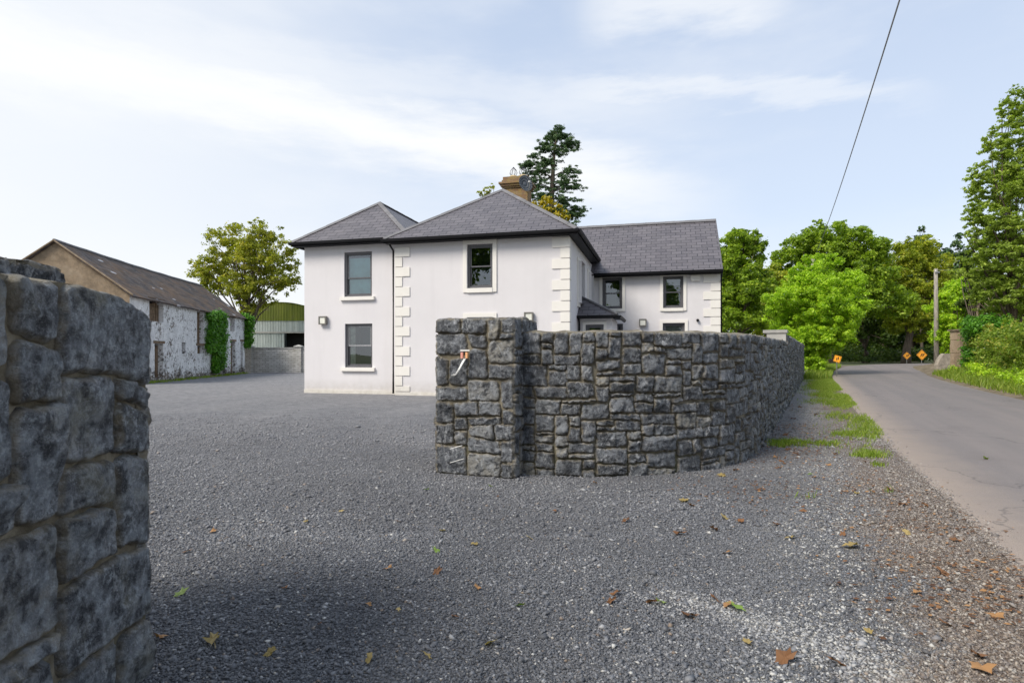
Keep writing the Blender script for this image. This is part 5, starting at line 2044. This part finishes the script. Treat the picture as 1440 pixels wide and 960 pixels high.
def chips(n, ylo, yhi, size, rng):
    # area visible from the entrance, denser near the viewer
    y = ylo + (yhi - ylo) * rng.random(n) ** 1.0
    x = rng.uniform(-.98, .98, n) * (y + .4)
    d = x - (1.45 + .5 * y)
    inwall = (x < -1.66) & (y < 2.75)
    ok = (d < .15 + rng.normal(0, .12, n)) & ~inwall
    x, y = x[ok], y[ok]
    keep = rng.random(len(x)) < np.clip((15.0 - y) / 8, 0, 1) ** 1.3 * 1.0
    x, y = x[keep], y[keep]
    m = len(x)
    d = x - (1.45 + .5 * y) + .12 * np.sin(y * 3.1) + .10 * np.sin(y * 7.7 + x) + rng.normal(0, .12, m)
    s = size * rng.lognormal(0, .38, m)
    # irregular octahedra (6 verts) squashed, random rotation
    dirs = np.array([[1, 0, 0], [0, 1, 0], [-1, 0, 0], [0, -1, 0], [0, 0, 1], [0, 0, -1]], float)
    sc = rng.uniform(.55, 1.3, (m, 6, 1))
    V = dirs[None] * sc + rng.normal(0, .18, (m, 6, 3))
    V[:, :, 2] *= .55
    a = rng.uniform(0, 6.283, m)
    ca, sa = np.cos(a), np.sin(a)
    tx = rng.normal(0, .35, m)
    Vx = V[..., 0] * ca[:, None] - V[..., 1] * sa[:, None]
    Vy = V[..., 0] * sa[:, None] + V[..., 1] * ca[:, None]
    Vz = V[..., 2] + Vx * tx[:, None]
    P = np.stack([Vx, Vy, Vz], -1) * (s[:, None, None] * .5)
    P[..., 0] += x[:, None]
    P[..., 1] += y[:, None]
    P[..., 2] += s[:, None] * .12 + .0 + gz(x, y)[:, None]
    f = np.array([[0, 1, 4], [1, 2, 4], [2, 3, 4], [3, 0, 4], [1, 0, 5], [2, 1, 5], [3, 2, 5], [0, 3, 5]])
    F = (np.arange(m)[:, None, None] * 6 + f[None]).reshape(-1, 3)
    # large soft patches of darker and lighter chippings
    patch = .10 * np.sin(x * 1.7 + 1.3 * np.sin(y * 1.1)) + .10 * np.sin(y * 2.3 + x * .9) + .06 * np.sin(x * 4.3 - y * 3.1)
    rr1 = np.hypot(x - 3.5, y - 13.5)
    patch = patch * .7 + .10 * np.sin(rr1 * 3.3 + .5 * np.sin(x)) * np.clip((2 - x) / 3, 0, 1)
    t = np.clip(rng.beta(1.6, 2.1, m) * .92 + patch * 1.0, 0, .94)
    wh = rng.random(m)
    t[wh < .008] = 1.0
    t[(wh > .012) & (wh < .035)] = .95
    bm = np.clip((d + 1.05) / .35, 0, 1) * rng.uniform(.55, 1, m)
    bm[rng.random(m) < .02] = .9
    q = x - (3.5 - .73 * y)
    trk = (np.abs(q + .1 * np.sin(y * 6)) < .20 * rng.random(m) * 2) & (y < 3.35 + .15 * rng.random(m)) & (rng.random(m) < .62)
    t[trk] = rng.uniform(.9, 1, trk.sum())
    pb = (d > -1.5) & (d < -.9) & (rng.random(m) < .12)
    t[pb] = 1.0
    c3 = rng.random(m)
    T = np.repeat(np.c_[t, bm, c3], 8, axis=0)
    return P.reshape(-1, 3), F, T


parts_ = [chips(230000, 1.7, 4.6, .0135, rg), chips(190000, 4.4, 9.5, .018, rg), chips(700, 1.9, 8, .028, rg), chips(150000, 9.0, 15.0, .024, rg)]
o_ = 0
Vs, Fs, Ts = [], [], []
for V, F, T in parts_:
    Vs.append(V)
    Fs.append(F + o_)
    Ts.append(T)
    o_ += len(V)
tag(npobj('loose_gravel', np.vstack(Vs), np.vstack(Fs), M['chip'], tint=np.vstack(Ts)), 'loose grey stone chippings covering the entrance', 'gravel', kind='stuff')


# ------------------------------------------------------------------ fallen leaves
def leaf_mesh(seed, mat, small=False):
    r = random.Random(seed)
    n = 14
    pts = []
    for k in range(n):
        a = 2 * math.pi * k / n
        rad = (.5 + (.17 if k % 3 == 0 else -.04)) * r.uniform(.8, 1.15)
        pts.append((math.cos(a) * rad, math.sin(a) * rad * .72))
    V = [(0, 0, .10)]
    for x, y in pts:
        V.append((x, y, .16 * abs(y) + .30 * x * x * r.uniform(.3, 1) + r.uniform(-.06, .14)))
    F = [[0, 1 + k, 1 + (k + 1) % n] for k in range(n)]
    V += [(-.5, 0, .10), (-.85, .06, .02), (-.85, .09, .03), (-.5, .03, .11)]
    F.append([n + 1, n + 2, n + 3, n + 4])
    V = np.array(V) * .076
    T = np.full((len(F), 3), r.uniform(.2, .9))
    me = npobj('fallen_leaf', V, F, mat, tint=T)
    return me


LG = 'leaves fallen on the gravel and road'
protos = {}
for key, mat, lab in (('b', 'lf_brown', 'dry brown fallen leaf curled on the grey gravel'), ('y', 'lf_yellow', 'yellow fallen leaf lying on the grey gravel'), ('g', 'lf_green', 'green fallen leaf lying on the gravel or road')):
    protos[key] = []
    for s_ in range(3):
        o = leaf_mesh(ord(key) + s_, LF[mat])
        protos[key].append([o, False, lab])
spots = [(301, 905, 'y', 1.5), (255, 836, 'g', 1.0), (690, 908, 'y', 1.3), (622, 748, 'y', 1), (731, 854, 'g', .8), (745, 759, 'y', .9), (613, 777, 'g', .9), (668, 767, 'y', .9), (615, 806, 'b', 1), (670, 828, 'b', .9), (546, 802, 'b', .8), (518, 853, 'b', .9), (264, 777, 'b', .8), (300, 749, 'b', 1), (227, 900, 'b', 1), (962, 705, 'y', 1.7), (972, 712, 'b', 1.2), (880, 734, 'b', 1.1), (1003, 746, 'b', 1.2), (956, 753, 'b', 1.3), (1018, 729, 'y', 1.2), (1041, 735, 'b', 1.1), (1091, 739, 'b', 1.1), (1112, 758, 'y', 1), (1198, 771, 'y', 1.6), (1185, 753, 'b', 1), (1275, 752, 'y', 1), (1325, 808, 'b', 1.3), (1023, 779, 'b', 1), (866, 837, 'b', 1), (860, 848, 'b', .9), (917, 850, 'b', 1.1), (928, 850, 'g', 1), (1005, 845, 'b', .9), (1024, 853, 'b', 1.1), (1036, 858, 'g', 1.2), (970, 869, 'b', 1.2), (1104, 930, 'b', 1.6), (1177, 935, 'b', 1), (1222, 892, 'y', .9), (1380, 945, 'b', 1.4), (1375, 925, 'b', 1.1), (1051, 906, 'y', .9), (836, 680, 'b', 1), (1015, 670, 'y', 1.3), (1035, 663, 'b', 1.2), (1070, 690, 'b', 1), (1140, 668, 'g', 1), (1145, 672, 'b', .9), (1205, 695, 'y', 1), (1270, 712, 'b', 1.1), (1095, 660, 'b', 1), (1300, 712, 'b', .9), (1386, 650, 'g', 2.0), (1120, 640, 'b', 1.3), (1100, 652, 'b', 1.2), (1118, 620, 'b', 1.6), (1130, 600, 'b', 1.4), (1148, 585, 'b', 1.5), (1105, 612, 'b', 1.6), (1125, 575, 'b', 1.6), (1140, 570, 'b', 1.8), (1160, 575, 'b', 1.5), (1115, 590, 'b', 1.7), (1150, 560, 'b', 2), (1128, 553, 'b', 2), (1140, 545, 'b', 2.2), (1135, 610, 'b', 1.2), (1155, 625, 'b', 1.1), (1175, 640, 'b', 1), (1108, 633, 'b', 1.3), (1090, 645, 'b', 1.3), (1165, 655, 'b', 1), (1215, 650, 'b', 1), (1210, 740, 'b', .8), (1130, 720, 'b', .8), (780, 720, 'b', .8), (700, 700, 'b', .7), (480, 720, 'y', .7), (430, 735, 'y', .7), (350, 770, 'b', .7), (560, 735, 'b', .7), (600, 690, 'g', .8), (690, 685, 'g', .8), (1330, 880, 'b', 1), (1290, 835, 'b', .9), (1400, 870, 'b', 1.1), (640, 870, 'b', .8), (450, 880, 'b', .7), (400, 830, 'b', .7), (380, 920, 'y', .8), (520, 930, 'y', .8), (600, 925, 'y', .7), (560, 860, 'y', .6), (1345, 762, 'b', 1), (1250, 690, 'b', .9)]
rl = random.Random(12)
for (px, py, key, sc) in spots:
    Y = CH * FP / (py - HZ)
    x = Y * (px - 720) / FP
    pr0 = protos[key][rl.randrange(3)]
    if not pr0[1]:
        o = pr0[0]
        pr0[1] = True
    else:
        o = pr0[0].copy()
        COL.objects.link(o)
    z = float(gz(x, Y))
    onroad = x - (1.45 + .5 * Y) > 0
    Ysc = Y * (1 - z / CH)
    o.location = (x, Y, z + (.05 if onroad else .012))
    o.rotation_euler = (rl.uniform(-.5, .5), rl.uniform(-.5, .5), rl.uniform(0, 6.28))
    o.scale = (sc * .92, sc * .92 * rl.uniform(.6, 1), sc * rl.uniform(.6, 1.6))
    tag(o, pr0[2], 'leaf', LG)
for key in protos:
    for pr0 in protos[key]:
        if not pr0[1]:
            bpy.data.objects.remove(pr0[0])


# ------------------------------------------------------------------ litter + grass
def blades(XYp, hgt, wid, mat, name, label, rng, lean=.5, zoff=0.0, zf=None):
    n = len(XYp)
    x, y = XYp.T
    z = (gz(x, y) if zf is None else zf) + zoff
    a = rng.uniform(0, 6.283, n)
    h = hgt * rng.uniform(.4, 1.3, n)
    lx, ly = np.cos(a) * h * lean * rng.random(n), np.sin(a) * h * lean * rng.random(n)
    b = a + 1.57
    wx, wy = np.cos(b) * wid, np.sin(b) * wid
    V = np.stack([np.c_[x - wx, y - wy, z], np.c_[x + wx, y + wy, z], np.c_[x + wx * .6 + lx * .5, y + wy * .6 + ly * .5, z + h * .6], np.c_[x + lx, y + ly, z + h]], 1).reshape(-1, 3)
    F = np.arange(4 * n).reshape(n, 4)
    t = rng.beta(2, 2, n)
    tag(npobj(name, V, F, mat, tint=np.c_[t, t, t]), label, 'grass', kind='stuff')


rgr = np.random.default_rng(5)
def sn(x, y):
    return (np.sin(x * 2.1 + 1.7 * np.sin(y * .9)) + np.sin(y * 1.7 + 2.1 * np.sin(x * 1.3)) + .8 * np.sin(x * 5.3 - y * 3.7) + .6 * np.sin(x * 9.1 + y * 7.3) + .5 * np.sin(x * 17 - y * 13)) / 3.2


P = []
n = 52000
y = rgr.uniform(7.5, 31, n)
dd_ = -np.abs(rgr.normal(.55, .42, n))
x = 1.45 + .5 * y + dd_
w_ = sn(x, y) + np.clip((y - 12) / 14, -.6, .75) - .35 * np.abs(dd_ + .5)
P.append(np.c_[x, y][w_ > rgr.normal(.34, .28, n)])
for (px, py, rx, ry, n) in [(1130, 624, .55, .26, 3000), (1195, 612, .3, .35, 1500), (1222, 640, .22, .2, 700), (1105, 628, .3, .15, 700), (1160, 612, .2, .12, 400), (1235, 655, .08, .06, 90), (1132, 700, .08, .05, 60), (1252, 692, .08, .05, 60)]:
    Y = CH * FP / (py - HZ)
    x = Y * (px - 720) / FP
    q = rgr.normal(size=(n, 2)) * np.array([rx * .6, ry * .6])
    q = np.c_[x + q[:, 0] + q[:, 1] * .5, Y + q[:, 1]]
    P.append(q[sn(q[:, 0] * 1.5, q[:, 1] * 1.5) > rgr.normal(.1, .3, n)])
P = np.vstack(P)
blades(P, .07, .005, LF['grass'], 'grass', 'short green grass tufts on the gravel verge beside the wall', rgr, .9)
# tall bright grass at the foot of the laurel
n = 9000
y = rgr.uniform(29, 46, n)
x = np.interp(y, [q[1] for q in LE], [q[0] for q in LE]) - rgr.uniform(.1, 1.5, n)
blades(np.c_[x, y], .32, .018, LF['grass'], 'grass', 'bright long grass at the foot of the laurel', rgr, .6)
# weeds on the right bank
n = 70000
k = rgr.integers(0, 400, n)
o_ = rgr.uniform(.25, 2.6, n) ** 1.0
ok = (Rl[k, 1] > 5) & (Rl[k, 1] < 34)
k, o_ = k[ok], o_[ok]
q = Rl[k] + Rnl[k] * o_[:, None] + rgr.normal(0, .06, (len(k), 2))
zz = gz(q[:, 0], q[:, 1]) + np.interp(o_, off, hh) - .02
blades(q, .26, .016, LF['grass'], 'grass', 'long bright weeds and grass on the right bank', rgr, .9, zf=zz)
C, Rr = [], []
for j in range(500):
    kk = rgr.integers(0, 400)
    if not (5 < Rl[kk, 1] < 33):
        continue
    of = rgr.uniform(.9, 2.1)
    p = Rl[kk] + Rnl[kk] * of
    C.append((p[0], p[1], float(gz(p[0], p[1])) + float(np.interp(of, off, hh)) + rgr.uniform(0, .35)))
    Rr.append(rgr.uniform(.12, .28))
leafy('weeds', 'leafy bright weeds below the right hedge', 'weeds', C, Rr, 16000, .09, LF['laurel'], (18, 18, 0), 37, kind='stuff')
# moss and weeds along the barn foot
n = 5000
a = rgr.uniform(0, BL, n)
q = np.array([TB((t_, abs(rgr.normal(0, .22)), 0))[:2] for t_ in a])
q = q[sn(q[:, 0] * .8, q[:, 1] * .6) > rgr.normal(.1, .3, n)]
blades(q, .13, .015, LF['grass'], 'grass', 'grass and weeds along the foot of the barn', rgr, .8)
# leaf litter drifts on the verge (uncountable)
n = 4500
c_ = [(1120, 600), (1130, 580), (1110, 630), (1145, 560), (1135, 545), (1160, 620), (1215, 690), (1290, 740), (1340, 800), (1400, 850), (1100, 650), (1060, 690), (1120, 600), (1115, 615), (1105, 632), (1135, 575), (1150, 550)]
Ps = []
for j in range(n):
    px, py = c_[rgr.integers(0, len(c_))]
    Y = CH * FP / (py - HZ)
    x = Y * (px - 720) / FP
    Ps.append((x + rgr.normal(0, .4), Y + rgr.normal(0, .06) * Y))
Ps = np.array(Ps)
s_ = rgr.uniform(.008, .024, n)
a = rgr.uniform(0, 6.28, n)
z = gz(Ps[:, 0], Ps[:, 1]) + .016
on = (Ps[:, 0] - (1.45 + .5 * Ps[:, 1])) < .35
dx, dy = np.cos(a) * s_, np.sin(a) * s_
V = np.stack([np.c_[Ps[:, 0] - dx, Ps[:, 1] - dy, z], np.c_[Ps[:, 0] - dy * .5, Ps[:, 1] + dx * .5, z + s_ * rgr.uniform(0, .5, n)], np.c_[Ps[:, 0] + dx, Ps[:, 1] + dy, z + s_ * .2], np.c_[Ps[:, 0] + dy * .5, Ps[:, 1] - dx * .5, z]], 1)[on].reshape(-1, 3)
t = rgr.random(on.sum())
tag(npobj('leaf_litter', V, np.arange(len(V)).reshape(-1, 4), LF['lf_brown'], tint=np.c_[t, t, t]), 'crumbled brown leaf litter along wall and road edge', 'leaf litter', kind='stuff')

# ------------------------------------------------------------------ camera, light, sky
cam = bpy.data.cameras.new('camera')
co = bpy.data.objects.new('camera', cam)
COL.objects.link(co)
co.location = (0, 0, CH)
co.rotation_euler = (R(90), 0, 0)
cam.sensor_width = 36
cam.lens = FP / 1440 * 36
cam.shift_y = (HZ - 480) / 1440
cam.clip_end = 6000
cam.clip_start = .05
cam.dof.use_dof = True
cam.dof.focus_distance = 8.5
cam.dof.aperture_fstop = 5.0
S.camera = co

SUN_AZ = R(180 + 52)      # compass bearing of the sun, 0 = +Y, clockwise
SUN_EL = R(45)
sd_ = Vector((math.sin(SUN_AZ) * math.cos(SUN_EL), math.cos(SUN_AZ) * math.cos(SUN_EL), math.sin(SUN_EL)))
sl_ = bpy.data.lights.new('sun', 'SUN')
sl_.energy = 2.9
sl_.angle = R(24.0)
sl_.color = (1, .94, .84)
so_ = bpy.data.objects.new('sun', sl_)
COL.objects.link(so_)
so_.rotation_euler = (-sd_).to_track_quat('-Z', 'Y').to_euler()

W = bpy.data.worlds.new('World')
S.world = W
W.use_nodes = True
t = W.node_tree
N, Lk = t.nodes, t.links
bg = N['Background']
bg.inputs[1].default_value = .12
sky = N.new('ShaderNodeTexSky')
sky.sky_type = 'NISHITA'
sky.sun_disc = False
sky.sun_elevation = SUN_EL
sky.sun_rotation = SUN_AZ
sky.dust_density = 1.5
sky.ozone_density = 1.5
tc = N.new('ShaderNodeTexCoord')
nv = N.new('ShaderNodeVectorMath')
nv.operation = 'NORMALIZE'
Lk.new(tc.outputs['Generated'], nv.inputs[0])


def wm_(op, a, b=0.0, c=0.0, clamp=False):
    x = N.new('ShaderNodeMath')
    x.operation = op
    x.use_clamp = clamp
    for k, v in enumerate((a, b, c)):
        if isinstance(v, bpy.types.NodeSocket):
            Lk.new(v, x.inputs[k])
        else:
            x.inputs[k].default_value = v
    return x.outputs[0]


def wdot(vec):
    x = N.new('ShaderNodeVectorMath')
    x.operation = 'DOT_PRODUCT'
    Lk.new(nv.outputs[0], x.inputs[0])
    x.inputs[1].default_value = vec
    return x.outputs['Value']


def wramp(f, stops):
    x = N.new('ShaderNodeValToRGB')
    x.color_ramp.interpolation = 'EASE'
    while len(x.color_ramp.elements) < len(stops):
        x.color_ramp.elements.new(.5)
    for k, (p, c) in enumerate(stops):
        x.color_ramp.elements[k].position = p
        x.color_ramp.elements[k].color = (c, c, c, 1)
    Lk.new(f, x.inputs[0])
    return x.outputs[0]


def wnoise(scale, detail, stretch=(1, 1, 1), rot=(0, 0, 0), rough=.55):
    m = N.new('ShaderNodeMapping')
    m.inputs['Scale'].default_value = stretch
    m.inputs['Rotation'].default_value = rot
    Lk.new(nv.outputs[0], m.inputs[0])
    x = N.new('ShaderNodeTexNoise')
    x.inputs['Scale'].default_value = scale
    x.inputs['Detail'].default_value = detail
    x.inputs['Roughness'].default_value = rough
    Lk.new(m.outputs[0], x.inputs[0])
    return x.outputs[0]


def pdir(px, py):
    return Vector(((px - 720) / FP, 1, (HZ - py) / FP)).normalized()


nz1 = wnoise(2.2, 6, (1, 1, 3.2), (0, R(14), 0))
nz2 = wnoise(7, 6, (1, 1, 4.5), (0, R(12), 0), .62)


def band(p0, p1, width, amt, soft=.5, lo=None, hi=None):
    a, b = pdir(*p0), pdir(*p1)
    n_ = a.cross(b).normalized()
    d = wdot(n_)
    d = wm_('ADD', d, wm_('MULTIPLY_ADD', nz2, .10, -.05))
    d = wm_('ABSOLUTE', d)
    g = wramp(wm_('DIVIDE', d, width), [(0, amt), (1, 0)])
    mid = ((a + b) / 2).normalized()
    ext = wramp(wdot(mid), [(lo or .80, 0), (hi or .93, 1)])
    return wm_('MULTIPLY', g, ext)


c1 = band((0, 62), (640, 205), .075, 1.0, lo=.70, hi=.90)
c2 = band((180, 60), (700, 130), .05, .35, lo=.8, hi=.97)
c3 = band((860, 125), (1180, 128), .028, .45, lo=.955, hi=.99)
c4 = band((880, 15), (1040, 5), .05, .6, lo=.985, hi=.997)
left = wramp(wdot(Vector((-.93, .35, .1)).normalized()), [(.35, 0), (.95, .75)])
hor = wramp(wdot(Vector((0, 0, 1))), [(0, .85), (.24, .22), (.6, .0)])
veil = wramp(nz1, [(.40, 0), (.66, .3)])
fac = wm_('MAXIMUM', c1, c2)
fac = wm_('MAXIMUM', fac, c3)
fac = wm_('MAXIMUM', fac, c4)


def screen(a, b):
    return wm_('SUBTRACT', 1, wm_('MULTIPLY', wm_('SUBTRACT', 1, a), wm_('SUBTRACT', 1, b)))


fac = screen(screen(screen(fac, left), hor), veil)
fac = wm_('MULTIPLY', fac, 1, clamp=True)
hs = N.new('ShaderNodeMix')
hs.data_type = 'RGBA'
Lk.new(fac, hs.inputs[0])
mul = N.new('ShaderNodeMix')
mul.data_type = 'RGBA'
mul.blend_type = 'MIX'
mul.inputs[0].default_value = .62
mul.inputs[7].default_value = (4.5, 5.25, 6.5, 1)
Lk.new(sky.outputs[0], mul.inputs[6])
Lk.new(mul.outputs[2], hs.inputs[6])
hs.inputs[7].default_value = (6.1, 6.2, 6.3, 1)
Lk.new(hs.outputs[2], bg.inputs[0])

S.view_settings.view_transform = 'Standard'
S.view_settings.look = 'None'
S.view_settings.exposure = .45
S.view_settings.gamma = 1
S.render.engine = 'CYCLES'
S.render.resolution_x = 1024
S.render.resolution_y = 682
S.cycles.max_bounces = 6
S.cycles.transparent_max_bounces = 8
